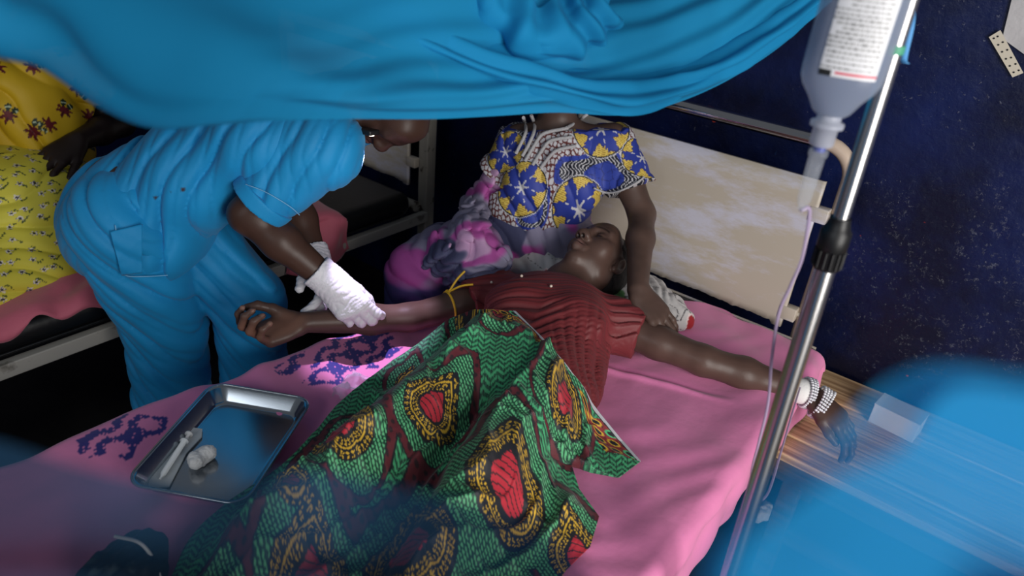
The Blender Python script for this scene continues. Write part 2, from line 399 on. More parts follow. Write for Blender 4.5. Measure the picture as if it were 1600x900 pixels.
# pink sheet: one draped surface over the mattress, tucked at the right, flaring over the left edge
def sheet_xy(u, v): pass
def smoothstep(a, b, x): t = np.clip((x - a) / (b - a), 0, 1); return t * t * (3 - 2 * t)
def sheet_height(x, y):
    p = p3(x, y)
    w = .010 * fbm(p * [1.6, 1.1, 1], 3., 2, 3)
    # broad soft creases pulled from the right edge toward the patient
    c = np.sin((x * 9 + y * 13) + 5 * fbm(p, 2.2, 5, 2)); w += .006 * np.abs(c) ** 3 * smoothstep(.05, .3, x)
    c2 = np.sin((x * 26 - y * 17) + 7 * fbm(p, 3., 8, 2)); w += .0025 * np.abs(c2) ** 2 * (x > .0)
    c3 = np.sin((x * 6 + y * 16) + 6 * fbm(p, 1.8, 11, 2)); w += .010 * np.abs(c3) ** 4 * smoothstep(-.1, -.35, x)
    w += .014 * np.exp(-((x + .30 + .25 * (y + 1.3)) / .05) ** 2) * smoothstep(-1.0, -1.3, y)
    # crease by the left arm
    w += .008 * np.exp(-((y + .52 - .35 * (x - .1)) / .012) ** 2) * smoothstep(.0, .1, x) * smoothstep(.42, .25, x)
    w -= .004 * np.exp(-((y + .50 - .35 * (x - .1)) / .012) ** 2) * smoothstep(.0, .1, x) * smoothstep(.42, .25, x)
    return w
def left_edge(y): return -.505 - .10 * smoothstep(-.85, -1.75, y) - .012 * np.sin(y * 17) - .02 * fbm(p3(y, y * 0), 4, 3, 2)
def build_sheet():
    ny, nt = 520, 330
    ys = np.linspace(-1.98, .012, ny); G = np.zeros((ny, nt, 3)); C = np.zeros((ny, nt, 3))
    for i, y in enumerate(ys):
        xl = float(left_edge(np.array(y))); xr = .503
        # head edge of the sheet is ragged: it recedes towards the left
        hang, r = .24 + .03 * math.sin(y * 7), .035
        tl = np.concatenate([np.linspace(0, 1, nt)])
        Ltop = (xr - xl) - 2 * r; arc = r * math.pi / 2; tot = hang + arc + Ltop + arc + .12
        s = tl * tot; x = np.zeros(nt); z = np.zeros(nt)
        a = s < hang; x[a] = xl - .02 * (1 - s[a] / hang); z[a] = MZ - r - (hang - s[a])
        b = (s >= hang) & (s < hang + arc); th = (s[b] - hang) / r; x[b] = xl + r * (1 - np.cos(th)); z[b] = MZ - r + r * np.sin(th)
        c = (s >= hang + arc) & (s < hang + arc + Ltop); x[c] = xl + r + (s[c] - hang - arc); z[c] = MZ
        d = (s >= hang + arc + Ltop) & (s < hang + 2 * arc + Ltop); th = (s[d] - hang - arc - Ltop) / r; x[d] = xr - r + r * np.sin(th); z[d] = MZ - r + r * np.cos(th)
        e = s >= hang + 2 * arc + Ltop; x[e] = xr - .004 * np.sin((s[e]) * 40 + y * 9); z[e] = MZ - r - (s[e] - hang - 2 * arc - Ltop)
        yy = np.full(nt, y)
        G[i] = np.stack([x, yy, z], -1)
    X, Y, Z = G[..., 0], G[..., 1], G[..., 2]
    topness = smoothstep(MZ - .05, MZ - .01, Z)
    Z += (sheet_height(X, Y) + .004) * topness
    # round the head end over the mattress edge at the right, and pull it back towards the left
    hd = smoothstep(-.075, .012, Y); pull = .16 * smoothstep(.22, -.25, X) + .012 * np.sin(X * 25)
    Y -= hd * pull * smoothstep(-.6, 0.0, Y)
    Z -= .03 * smoothstep(-.03, .012, G[..., 1] + pull * 0) ** 2 * smoothstep(.1, .3, X)
    X += .004 * np.sin(Y * 31 + 2 * np.sin(Y * 9)) * (1 - topness)
    base = np.array([222, 126, 174.]); C[:] = base
    C += 7 * fbm(p3(X, Y, Z), 4, 21, 3)[..., None] * np.array([1, .8, .9])
    # dark blue cross stitch: stepped squares along a hexagon chain
    def stitch(x, y):
        g = .0082; i = np.floor(x / g); j = np.floor(y / g)
        m = np.zeros(x.shape, bool)
        P = 10; a = np.mod(i, P); b = np.mod(j + np.where(np.mod(np.floor(i / P), 2) == 1, P / 2, 0), P)
        cx, cy = a - P / 2 + .5, b - P / 2 + .5
        rr = np.abs(cx) + np.abs(cy)
        m |= (np.maximum(np.abs(cx), np.abs(cy)) < 2) & ~((np.abs(cx) > 1) & (np.abs(cy) < 1)); m |= rr < 3.1
        m |= (np.abs(np.abs(cx) - np.abs(cy)) < 1.1)
        pass
        fx = np.mod(x / g, 1); fy = np.mod(y / g, 1); holes = ((np.abs(fx - .5) < .2) & (np.abs(fy - .5) < .2)) & (np.mod(i + j, 3) == 0)
        return m & ~holes
    def mask(px, z=MZ + .01):
        q = np.array([Pz(a, b, z)[:2] for a, b in px]); return q
    from_poly = lambda q: inside_poly(X, Y, q)
    st = stitch(X * .94 + Y * .34, -X * .34 + Y * .94)
    reg = from_poly(mask([(540, 512), (604, 516), (630, 543), (592, 572), (558, 572), (528, 604), (470, 602), (496, 552)])) | from_poly(mask([(424, 578), (455, 556), (478, 548), (470, 572), (445, 592)])) | \
          from_poly(mask([(108, 700), (150, 672), (195, 645), (262, 650), (258, 672), (215, 692), (205, 718), (170, 706), (135, 718)])) | from_poly(mask([(655, 452), (700, 436), (740, 432), (735, 450), (690, 470)]))
    C[st & reg & (topness > .1)] = (34, 26, 118)
    return G, C
def inside_poly(X, Y, q):
    r = np.zeros(X.shape, bool); n = len(q)
    for i in range(n):
        x0, y0 = q[i]; x1, y1 = q[(i + 1) % n]
        c = ((y0 > Y) != (y1 > Y)) & (X < (x1 - x0) * (Y - y0) / (y1 - y0 + 1e-12) + x0); r ^= c
    return r
G, C = build_sheet()
tag(obj('bed_sheet', grid_mesh(G, thick=.003, cols=C, flip=True), M_sheet), 'pink sheet with dark blue cross-stitch motifs spread under the lying patient', 'bed sheet')

# ================================================================== far bed
fb = thing('hospital_bed', 'cream steel bed frame with chipped post beyond the nurse', 'bed', (-1.58, -.95, 0))
FX = -1.13
obj('headboard_post', box((-1.148, .09, .56), (.048, .05, 1.12), bev=.004), M_creamold, fb, smooth=False, label='chipped square cream post')
obj('headboard_post', box((-2.02, .09, .56), (.048, .05, 1.12), bev=.004), M_creamold, fb, smooth=False)
obj('headboard_panel', panel_mesh(-1.96, -1.205, .06, .61, 1.072, seed=5), M_cream, fb, smooth=False)
cl = obj('panel_clip', box((-1.19, .05, .70), (.05, .028, .04), bev=.003), M_cream, fb)
obj('headboard_rail', box((-1.58, .09, 1.13), (.92, .04, .04)), M_creamold, fb)
obj('side_rail', box((FX, -.96, .478), (.03, 2.06, .042), bev=.003), mat('rail_paint', (170, 166, 158), rough=.45, vary=(14, (120, 116, 108), .6, .68)), fb, smooth=False)
obj('side_rail', box((-2.03, -.96, .478), (.03, 2.06, .042), bev=.003), M_creamold, fb)
obj('head_crossbar', tube([(-2.02, .04, .52), (-1.15, .04, .52)], .022, 12), M_creamold, fb)
obj('foot_crossbar', box((-1.58, -1.97, .478), (.9, .03, .042)), M_creamold, fb)
for x in (-2.02, -1.148): obj('leg', box((x, -1.97, .25), (.045, .045, .5), bev=.003), M_creamold, fb)
fm = thing('mattress', 'black vinyl mattress on the far bed behind the nurse', 'mattress', (-1.58, -.95, .5))
obj('mattress_body', rounded_box_grid(-2.02, -1.125, -1.98, -.005, .500, .60, .045), M_vinyl, fm)
obj('piping', tube([(-1.127, -1.9, .522), (-1.127, -.06, .522)], .005, 8), M_vinyl, fm)
def drape(pts_top, pts_edge, n=40, m=30, seed=1, amp=.012):
    A = smooth_path(pts_top, n); B = smooth_path(pts_edge, n); t = np.linspace(0, 1, m)[None, :, None]
    G = A[:, None] * (1 - t) + B[:, None] * t; return G
# rose sheet under the seated woman, hanging ragged over the mattress edge
def far_sheet():
    n, m = 120, 60; ys = np.linspace(-1.9, -.98, n); t = np.linspace(0, 1, m); G = np.zeros((n, m, 3))
    for i, y in enumerate(ys):
        drop = .035 + .015 * math.sin(y * 15) + .01 * math.sin(y * 47) + .02 * max(0, (y + 1.1) * 8)
        s = t * (.55 + .03 + drop); x = np.where(s < .55, -1.71 + s, np.where(s < .60, -1.16 + (s - .55) * .9, -1.115)); z = np.where(s < .55, .607, np.where(s < .60, .607 - (s - .55) ** 2 * 10, .582 - (s - .60)))
        G[i] = np.stack([x, np.full(m, y), z], -1)
    w = np.abs(np.sin(G[..., 0] * 12 + G[..., 1] * 14 + 5 * fbm(G, 3, 4, 2))) ** 2
    G[..., 2] += .016 * w * smoothstep(-1.7, -1.4, G[..., 0]); G[..., 0] += .01 * w
    return grid_mesh(G, thick=.003)
tag(obj('bed_sheet', far_sheet(), M_pink2), 'rose sheet under the woman in yellow, edge hanging over black mattress', 'bed sheet')
def folded_cloth():
    n, m = 80, 46; G = np.zeros((n, m, 3)); L = .30
    for i, u in enumerate(np.linspace(0, 1, n)):
        y = -.62 + .26 * u; t = np.linspace(0, 1, m); s = t * (.20 + .19 - .06 * abs(2 * u - 1) ** 3)
        top = .612 + .030 * math.sin(math.pi * u) ** .5
        x = np.where(s < .20, -1.30 + s, -1.10 + .012 * np.sin(s * 30 + u * 8)); z = np.where(s < .16, top, np.where(s < .20, top - (s - .16) ** 2 * 9, top - .0144 - (s - .20)))
        G[i] = np.stack([x, np.full(m, y) + .02 * np.sin(s * 12 + u * 3), z], -1)
    w = np.sin(G[..., 1] * 55 + 4 * fbm(G, 6, 4, 2)); G[..., 0] += .008 * w * smoothstep(.60, .54, G[..., 2]); return grid_mesh(G, thick=.004)
tag(obj('folded_cloth', folded_cloth(), M_pink2), 'rose cloth fold hanging over the far mattress edge behind the glove', 'cloth')

# ================================================================== bench on the right
bench = thing('wooden_bench', 'pale wooden plank bench against the wall under the outstretched hand', 'bench', (1.15, -.08, 0))
def wood(name, c1, c2):
    m = mat(name, c1, rough=.55); nt = m.node_tree; N = nt.nodes.new; L = nt.links.new; b = nt.nodes['Principled BSDF']
    g = N('ShaderNodeNewGeometry'); mp = N('ShaderNodeMapping'); mp.inputs['Scale'].default_value = (1.2, 38, 20); L(g.outputs['Position'], mp.inputs['Vector'])
    n = N('ShaderNodeTexNoise'); n.inputs['Scale'].default_value = 2.5; n.inputs['Detail'].default_value = 7; L(mp.outputs[0], n.inputs['Vector'])
    r = N('ShaderNodeValToRGB'); r.color_ramp.elements[0].color = rgba(c2); r.color_ramp.elements[0].position = .36; r.color_ramp.elements[1].color = rgba(c1); r.color_ramp.elements[1].position = .62
    L(n.outputs['Fac'], r.inputs[0]); L(r.outputs[0], b.inputs['Base Color'])
    bp = N('ShaderNodeBump'); bp.inputs['Strength'].default_value = .3; bp.inputs['Distance'].default_value = .003; L(n.outputs['Fac'], bp.inputs['Height']); L(bp.outputs[0], b.inputs['Normal']); return m
M_wood = wood('worn_plank_wood', (226, 190, 146), (160, 122, 88)); M_wood2 = wood('dark_plank_wood', (92, 72, 58), (52, 42, 38))
BZ = .455
for (y0, y1, dz) in [(.208, .05, 0), (.044, -.10, -.002), (-.106, -.20, .001), (-.207, -.285, -.001)]:
    obj('plank', box((1.12, (y0 + y1) / 2, BZ - .0125 + dz), (1.30, abs(y0 - y1), .025), bev=.003), M_wood, bench, smooth=False)
obj('apron', box((1.12, -.275, BZ - .055), (1.26, .022, .06), bev=.002), M_wood2, bench, smooth=False)
for x in (.56, 1.68):
    for y in (-.24, .16): obj('leg', box((x, y, .215), (.05, .05, .43), bev=.003), M_wood2, bench, smooth=False)
obj('stretcher', box((1.12, -.24, .17), (1.08, .025, .05), bev=.002), M_wood2, bench, smooth=False)

cq = Pz(1395, 655, BZ + .02)
bx = thing('carton', 'small white cardboard carton standing on the wooden bench behind blue net', 'box', (cq[0], cq[1], BZ))
rz = np.array(Matrix.Rotation(-.12, 3, 'Z'))
M_carton = mat('white_card', (214, 214, 212), rough=.6)
obj('carton_body', box((cq[0] + .01, cq[1], BZ + .03), (.12, .075, .06), rz, bev=.0015), M_carton, bx, smooth=False)
obj('lid_flap', box((cq[0] + .01, cq[1], BZ + .0615), (.122, .077, .003), rz, bev=.0008), M_carton, bx, smooth=False)

# ================================================================== wall notice and tape
wy = WALL_Y - .002
nt_ = thing('notice_paper', 'white paper hanging on the navy wall at the top right', 'paper', Py(1600, 40, wy))
c = [Py(a, b, wy - .004) for a, b in [(1588, -30), (1700, -30), (1690, 120), (1624, 102), (1566, 60)]]
def poly_plate(pts, t, nrm=(0, 1, 0)):
    bm = bmesh.new(); vs = [bm.verts.new(tuple(p)) for p in pts]; f = bm.faces.new(vs); r = bmesh.ops.extrude_face_region(bm, geom=[f]); bmesh.ops.translate(bm, verts=[v for v in r['geom'] if isinstance(v, bmesh.types.BMVert)], vec=Vector(nrm) * t); return bm_mesh(bm)
ps = thing_parent = None
obj('paper_sheet', poly_plate(c, .0015), mat('grey_paper', (176, 174, 176), rough=.75, bump=(9, .6, .02)), nt_, smooth=False)
c = [Py(a, b, wy - .007) for a, b in [(1563, 47), (1545, 58), (1582, 121), (1599, 114)]]
tp = obj('plaster_tape', poly_plate(c, .002), mat('plaster_tape', (196, 188, 172), rough=.7), nt_, smooth=False, label='strip of perforated cream plaster tape')
hole = []
for a, b in [(1553, 60), (1559, 57), (1560, 70), (1567, 66), (1566, 81), (1574, 78), (1572, 92), (1580, 90), (1578, 103), (1587, 100), (1584, 113), (1592, 110)]:
    q = Py(a, b, wy - .0075); hole.append(lathe([(.0022, 0), (.0022, .0006)], q, (0, -1, 0), 8))
obj('perforation', join_meshes(hole), M_black, tp, smooth=False)

# ================================================================== drip stand
def nrm(v): v = np.asarray(v, float); return v / np.linalg.norm(v)
_pn = nrm(np.cross(ray(1416, 10), ray(1160, 830)))
POLE_K = Pd(1303, 375, .86)
PD = nrm(np.array([0, 0, 1.]) - _pn * _pn[2])
def pole_at(z): return POLE_K + PD * ((z - POLE_K[2]) / PD[2])
base = pole_at(0.)
st = thing('drip_stand', 'steel drip stand with black clamp collar beside the bed', 'drip stand', base)
obj('lower_pole', tube([pole_at(.05), pole_at(POLE_K[2])], .0132, 24), M_chrome, st)
obj('upper_pole', tube([pole_at(POLE_K[2] - .02), pole_at(2.05)], .0098, 20), M_chrome, st)
kn = []
prof = [(.0150, -.038), (.0165, -.036), (.0165, -.012), (.0182, -.010), (.0182, .012), (.0150, .016), (.0125, .026), (.0125, .030)]
cl = obj('clamp_collar', lathe(prof, POLE_K, PD, 28), M_black, st, label='black plastic clamp collar')
a_, b_, _ = frame3(PD)
for k in range(14):
    an = 2 * math.pi * k / 14; q = POLE_K + (a_ * math.cos(an) + b_ * math.sin(an)) * .0172
    kn.append(tube([q - PD * .034, q - PD * .012], .0018, 6))
obj('grip_ridges', join_meshes(kn), M_black, cl)
hub = obj('base_hub', lathe([(.028, 0), (.03, .01), (.03, .05), (.02, .07)], base + np.array([0, 0, .045]), (0, 0, 1), 20), M_chrome, st)
for k in range(5):
    an = 2 * math.pi * k / 5 + .4; d = np.array([math.cos(an), math.sin(an), 0])
    lg = obj('base_leg', tube([base + d * .02 + [0, 0, .085], base + d * .15 + [0, 0, .075], base + d * .25 + [0, 0, .055]], .011, 10), M_chrome, st)
    c0 = base + d * .25 + np.array([0, 0, .025]); t0 = np.array([-d[1], d[0], 0])
    obj('castor', lathe([(.012, -.009), (.024, -.009), (.025, 0), (.024, .009), (.012, .009)], c0, t0, 16), M_black, lg)
HOOK = pole_at(2.03); hd = nrm(np.cross(ray(1330, 60), [0, 0, 1.])) * -1
# bottle axis: hangs plumb beside the pole
BOT = Pd(1282, 228, .76)                           # mouth of the cap, lowest point
hz = 2.02; bx0 = np.array([BOT[0], BOT[1], hz])
hk = smooth_path([pole_at(2.0), pole_at(2.05) + [0, 0, .0], np.array([(pole_at(2.05)[0] + bx0[0]) / 2, (pole_at(2.05)[1] + bx0[1]) / 2, 2.06]), bx0 + [0, 0, .02], bx0 - [0, 0, .01], bx0 + [.0, .012, -.025]], 40)
obj('bottle_hook', tube(hk, .004, 8), M_chrome, st)
side = nrm(np.array([ray(1300, 100)[1], -ray(1300, 100)[0], 0]))     # across the view, level
face = nrm(np.cross(side, [0, 0, 1.])); 
if face @ ray(1300, 100) > 0: face = -face
# ---- bottle
bt = thing('drip_bottle', 'clear plastic infusion bottle hanging upside down from the drip stand', 'drip bottle', BOT)
def shell(name, color, alpha, rough, tr=.0):
    m = bpy.data.materials.new(name); m.use_nodes = True; nt = m.node_tree; nt.nodes.clear(); N = nt.nodes.new; L = nt.links.new
    o = N('ShaderNodeOutputMaterial'); t = N('ShaderNodeBsdfTransparent'); t.inputs[0].default_value = (1, 1, 1, 1)
    p = N('ShaderNodeBsdfPrincipled'); p.inputs['Base Color'].default_value = rgba(color); p.inputs['Roughness'].default_value = rough
    ts = N('ShaderNodeBsdfTranslucent'); ts.inputs[0].default_value = rgba(color); m1 = N('ShaderNodeMixShader'); m1.inputs[0].default_value = tr; L(p.outputs[0], m1.inputs[1]); L(ts.outputs[0], m1.inputs[2])
    mx = N('ShaderNodeMixShader'); mx.inputs[0].default_value = alpha; L(t.outputs[0], mx.inputs[1]); L(m1.outputs[0], mx.inputs[2]); L(mx.outputs[0], o.inputs[0]); return m
M_bottle = shell('milky_bottle_plastic', (186, 196, 216), .42, .22, .4); M_fluid = shell('saline', (120, 136, 170), .30, .1, .4); M_clear = shell('clear_plastic', (205, 210, 220), .24, .15, .3)
M_tubing = shell('clear_tubing', (198, 180, 210), .72, .2, .3); M_film = shell('plastic_film', (215, 205, 222), .30, .12, .2); M_cap = shell('frosted_cap', (190, 194, 208), .75, .35, .3)
up = np.array([0, 0, 1.])
bp_ = [(r_ * (.86 if r_ > .02 else 1.), h_) for r_, h_ in [(.010, .030), (.014, .033), (.019, .037), (.031, .050), (.042, .062), (.046, .070), (.047, .080), (.047, .27), (.045, .285), (.036, .295), (.012, .30)]]
obj('bottle_body', lathe(bp_, BOT, up, 40, sx=1.0, sy=.62, ref=side), M_bottle, bt)
obj('saline', lathe([(max(r - .003, .004), h) for r, h in bp_ if h <= .081] + [(.0375, .175), (.0374, .1755)], BOT + up * .001, up, 36, sx=1.0, sy=.62, ref=side), M_fluid, bt)
cp = obj('cap', lathe([(.010, .0), (.0125, .002), (.0125, .020), (.017, .021), (.017, .026), (.0125, .027), (.012, .034)], BOT, up, 28), M_cap, bt)
obj('hanger_loop', tube(smooth_path([BOT + up * .298, BOT + up * .32 + side * .012, np.array([BOT[0], BOT[1], hz + .0]), BOT + up * .32 - side * .012, BOT + up * .298], 30), .0022, 6), M_cap, bt)
def label_mesh():
    nu, nv = 170, 250; w, h = .054, .155; u = np.linspace(-.5, .5, nu); v = np.linspace(0, 1, nv); U, V = np.meshgrid(u, v, indexing='ij')
    z0 = .076; X = U * w + .004; 
    D = .62 * np.sqrt(np.maximum(.0404 ** 2 - X ** 2, 0)) + .0008
    G = BOT + side * X[..., None] + up * (z0 + V * h)[..., None] + face * D[..., None]
    C = np.full((nu, nv, 3), 212.); C[..., 2] = 216
    rs = np.random.RandomState(4)
    # printed lines (the bottle hangs upside down, text is too small to read)
    y = .055
    while y < .50:
        x = -.46 + rs.rand() * .06; end = .46 - rs.rand() * .35 * (rs.rand() < .35)
        while x < end:
            l = .03 + rs.rand() * .09; C[(U > -x - l) & (U < -x) & (np.abs(V - y) < .0065)] = 118 + 45 * rs.rand(); x += l + .018
        y += .028 if y > .16 else .032
    C[(np.abs(V - .028) < .008) & (U > -.22)] = (196, 70, 88); C[(V < .040) & (U < -.28)] = 28
    for k in range(11):
        if rs.rand() < .8: C[(np.abs(U + .26 - .022 * (k - 5)) < .006 + .005 * rs.rand()) & (V > .62) & (V < .70)] = 92
    C[(np.abs(U + .26) < .16) & (np.abs(V - .80) < .03) & (np.mod(V * 80, 1) < .5)] = 165
    for yy in (.62, .65, .68): C[(U > .0) & (U < .40) & (np.abs(V - yy) < .006)] = 140
    C[(U > .06) & (U < .33) & (np.abs(V - .775) < .014) & (np.mod(U * 40, 1) < .75)] = (92, 104, 176)
    C[(np.abs(U - .39) < .045 * (1 - (.800 - V) / .05)) & (V < .800) & (V > .750)] = (44, 62, 158)
    return grid_mesh(G, cols=C)
lm = label_mesh(); obj('label', lm, mat('bottle_label', attr=True, rough=.45), bt, label='white printed paper label')
dcp = obj('drip_chamber', lathe([(.003, -.075), (.0045, -.070), (.0075, -.062), (.0085, -.020), (.0085, -.012), (.010, -.011), (.010, -.004), (.005, -.002), (.004, .002)], BOT, up, 20), M_clear, bt, label='clear drip chamber')
obj('spike_collar', lathe([(.0060, -.006), (.0065, -.002), (.0055, .001)], BOT, up, 16), mat('blue_plastic', (40, 60, 150), rough=.4), dcp)
ch_end = BOT - up * .075
WR = Pz(1250, 606, .655)
tp_ = [ch_end, Pd(1265, 330, .80), Pd(1254, 400, .84), Pd(1236, 445, .88), Pd(1217, 490, .93), Pd(1206, 560, .99), Pd(1200, 630, 1.04), Pd(1186, 690, 1.10), Pd(1174, 742, 1.16), Pd(1178, 780, 1.22), Pd(1200, 770, 1.32), Pd(1222, 700, 1.45), Pd(1238, 645, 1.58), WR]
tag(obj('drip_tube', tube(smooth_path(tp_, 120), .0022, 8), M_tubing), 'thin clear infusion tube looping down from the bottle to the wrist', 'tube')
# green band and blue ribbon tied on the pole
q = pole_at(Pd(1400, 68, .80)[2]); qd = nrm(BOT + up * .19 + side * .047 - q)
gb = thing('tape_band', 'short green tape band round the steel pole beside the bottle', 'tape', q)
obj('band_wrap', lathe([(.0108, -.004), (.0112, -.003), (.0112, .004), (.0108, .005)], q, PD, 18), mat('green_tape', (70, 150, 118), rough=.5), gb)
obj('band_tail', box(q + side * -.012 - face * -.006, (.022, .003, .006), bev=.001), bpy.data.materials['green_tape'], gb)
r0 = pole_at(1.70) + side * .012; 
def ribbon(pts, w, wd, t=.0008, n=30):
    P = smooth_path(pts, n); W = np.asarray(wd) * w; return grid_mesh(np.stack([P - W / 2, P, P + W / 2], 1), thick=t)
tag(obj('ribbon', ribbon([pole_at(1.72), Pd(1432, -20, .84), Pd(1423, 40, .85), Pd(1412, 90, .855), Pd(1415, 98, .848)], .0085, side), mat('blue_ribbon', (84, 150, 208), rough=.6)), 'light blue ribbon strip hanging from the drip stand pole', 'ribbon')

# ================================================================== steel tray with contents
TZ = MZ + .022
A_, B_, D_, C_ = Pz(343, 600, TZ + .03), Pz(478, 626, TZ + .03), Pz(182, 756, TZ + .03), Pz(395, 792, TZ + .03)
tu = nrm((B_ - A_ + C_ - D_) * [1, 1, 0]); tv = nrm((D_ - A_ + C_ - B_) * [1, 1, 0]); _c = (tu @ tv) / 2; tu, tv = nrm(tu - tv * _c), nrm(tv - tu * _c); tv = nrm(tv - tu * (tu @ tv))
tw = (np.linalg.norm(B_ - A_) + np.linalg.norm(C_ - D_)) / 2; tl = (np.linalg.norm(D_ - A_) + np.linalg.norm(C_ - B_)) / 2
tc = (A_ + B_ + C_ + D_) / 4; tc[2] = TZ
def rrect(w, l, r, n=8):
    out = []
    for sx, sy, a0 in ((1, 1, 0), (-1, 1, 90), (-1, -1, 180), (1, -1, 270)):
        for a in np.radians(np.linspace(a0, a0 + 90, n)): out.append((sx * (w / 2 - r) + r * math.cos(a), sy * (l / 2 - r) + r * math.sin(a)))
    return np.array(out)
def loft(levels, c, u, v):
    V = [c + q[:, :1] * u + q[:, 1:2] * v + np.array([0, 0, z]) for q, z in levels]; k = len(V[0]); n = len(V)
    I = np.arange(n * k).reshape(n, k); J = np.roll(I, -1, 1); F = np.stack([I[:-1], J[:-1], J[1:], I[1:]], -1).reshape(-1, 4).tolist() + [I[0].tolist(), I[-1].tolist()]
    me = bpy.data.meshes.new('m'); me.from_pydata(np.concatenate(V).tolist(), [], F); me.update(); return me
ty = thing('instrument_tray', 'shallow stainless steel tray with rounded corners lying on the pink sheet', 'tray', tc)
lv = [(rrect(tw - .05, tl - .05, .025), 0), (rrect(tw - .045, tl - .045, .027), .0), (rrect(tw - .034, tl - .034, .03), .006), (rrect(tw - .012, tl - .012, .034), .029), (rrect(tw, tl, .036), .032), (rrect(tw + .002, tl + .002, .036), .030),
      (rrect(tw + .002, tl + .002, .036), .0335), (rrect(tw - .002, tl - .002, .036), .0345), (rrect(tw - .012, tl - .012, .032), .031), (rrect(tw - .038, tl - .038, .028), .007), (rrect(tw - .048, tl - .048, .025), .002), (rrect(tw - .055, tl - .055, .022), .0018)]
obj('tray_body', loft(lv, tc, tu, tv), M_tray, ty)
rm = rrect(tw + .001, tl + .001, .036, 10); rp = np.array([tc + a * tu + b * tv + np.array([0, 0, .033]) for a, b in np.vstack([rm, rm[:1]])])
obj('rolled_rim', tube(rp, .0028, 8, caps=False), M_tray, ty)
zt = TZ + .004
po = [Pz(a, b, zt + .003) for a, b in [(276, 668), (296, 667), (316, 670), (315, 682), (304, 694), (291, 708), (277, 735), (264, 760), (243, 761), (228, 758), (250, 716)]]
sp = thing('syringe_pack', 'opened white paper pouch with a syringe inside, lying in the steel tray', 'syringe pack', np.mean(po, 0))
obj('paper_pouch', poly_plate(po, -.0025, (0, 0, 1)), shell('pouch_paper', (214, 218, 220), .86, .5, .2), sp, smooth=False)
s0, s1 = Pz(289, 688, zt + .010), Pz(250, 748, zt + .010); sdv = nrm(s1 - s0)
sy_ = obj('syringe_barrel', lathe([(.004, 0), (.0085, .002), (.0085, .004), (.0055, .005), (.0055, np.linalg.norm(s1 - s0) - .012), (.002, np.linalg.norm(s1 - s0) - .006), (.002, np.linalg.norm(s1 - s0))], s0, sdv, 16), mat('syringe_plastic', (220, 224, 226), rough=.25), sp)
obj('plunger_disc', lathe([(.002, -.02), (.008, -.02), (.008, -.017), (.003, -.016), (.003, 0)], s0, sdv, 14), M_plasticwhite, sy_)
cc = Pz(314, 713, zt + .012); f = SDF(); rs = np.random.RandomState(2)
for k in range(9): f.ell(cc + rs.randn(3) * [.008, .011, .003], .010 + .006 * rs.rand(3), k=.008)
f.disp = lambda p: .003 * fbm(p, 130, 3, 3)
V, Q = f.mesh(.0016); V[:, 2] = np.maximum(V[:, 2], TZ + .0035)
tag(obj('cotton_wad', quad_mesh(V, Q), mat('cotton', (226, 224, 222), rough=.95, sheen=.4, bump=(220, .8, .003))), 'torn white cotton wad beside the pouch in the steel tray', 'cotton')

# crumpled film on the sheet
def film():
    n = 46; u = np.linspace(0, 1, n); U, V = np.meshgrid(u, u, indexing='ij'); q = [Pz(a, b, MZ + .02) for a, b in [(552, 574), (592, 590), (552, 622), (512, 618)]]
    G = ((1 - U) * (1 - V))[..., None] * q[0] + (U * (1 - V))[..., None] * q[1] + (U * V)[..., None] * q[2] + ((1 - U) * V)[..., None] * q[3]
    nz = 1 - np.abs(2 * fbm(G, 26, 5, 3)); G[..., 2] = MZ + .010 + .026 * np.clip(nz, 0, 1) ** 2 * (np.sin(np.pi * U) * np.sin(np.pi * V)) ** .4; G[..., :2] += .012 * np.stack([fbm(G, 40, 8, 2), fbm(G, 40, 9, 2)], -1)
    return grid_mesh(G, thick=.0004)
tag(obj('plastic_wrapper', film(), M_film), 'crumpled clear plastic wrapper on the pink sheet beside the green wrap', 'wrapper')

# dark bag with pale cord by the patient's legs
bq = Pz(205, 905, MZ + .04); f = SDF(); rs = np.random.RandomState(5)
for k in range(8): f.ell(bq + rs.randn(3) * [.03, .03, .008], [.045, .04, .03], k=.02)
f.disp = lambda p: .010 * fbm(p, 30, 6, 3) + .004 * np.abs(np.sin(p[:, 0] * 90 + p[:, 1] * 60 + 6 * fbm(p, 12, 2, 2)))
V, Q = f.mesh(.004); V[:, 2] = np.maximum(V[:, 2], MZ + .012)
bg = thing('cloth_bag', 'crumpled dark cloth bag with a pale cord at the lower left of the bed', 'bag', (bq[0], bq[1], MZ + .012))
obj('bag_body', quad_mesh(V, Q), mat('black_cloth', (20, 30, 34), rough=.7, vary=(30, (70, 84, 84), .62, .70)), bg)
obj('cord', tube(smooth_path([Pz(180, 838, .70), Pz(214, 846, .715), Pz(232, 862, .70), Pz(244, 885, .68), Pz(252, 910, .66)], 30), .003, 8), M_plasticwhite, bg)

# litter on the floor between bed and bench
lq = Pz(1180, 800, .03)
f = SDF(); rs = np.random.RandomState(9)
for k in range(6): f.ell(lq + rs.randn(3) * [.03, .02, .006], .016 + .014 * rs.rand(3), k=.01)
f.disp = lambda p: .008 * fbm(p, 60, 3, 3)
V, Q = f.mesh(.003); V[:, 2] = np.maximum(V[:, 2] - V[:, 2].min() + .001, .001)
tag(obj('crumpled_tissue', quad_mesh(V, Q), M_white), 'crumpled white tissue on the floor between the bed and the drip stand', 'tissue')

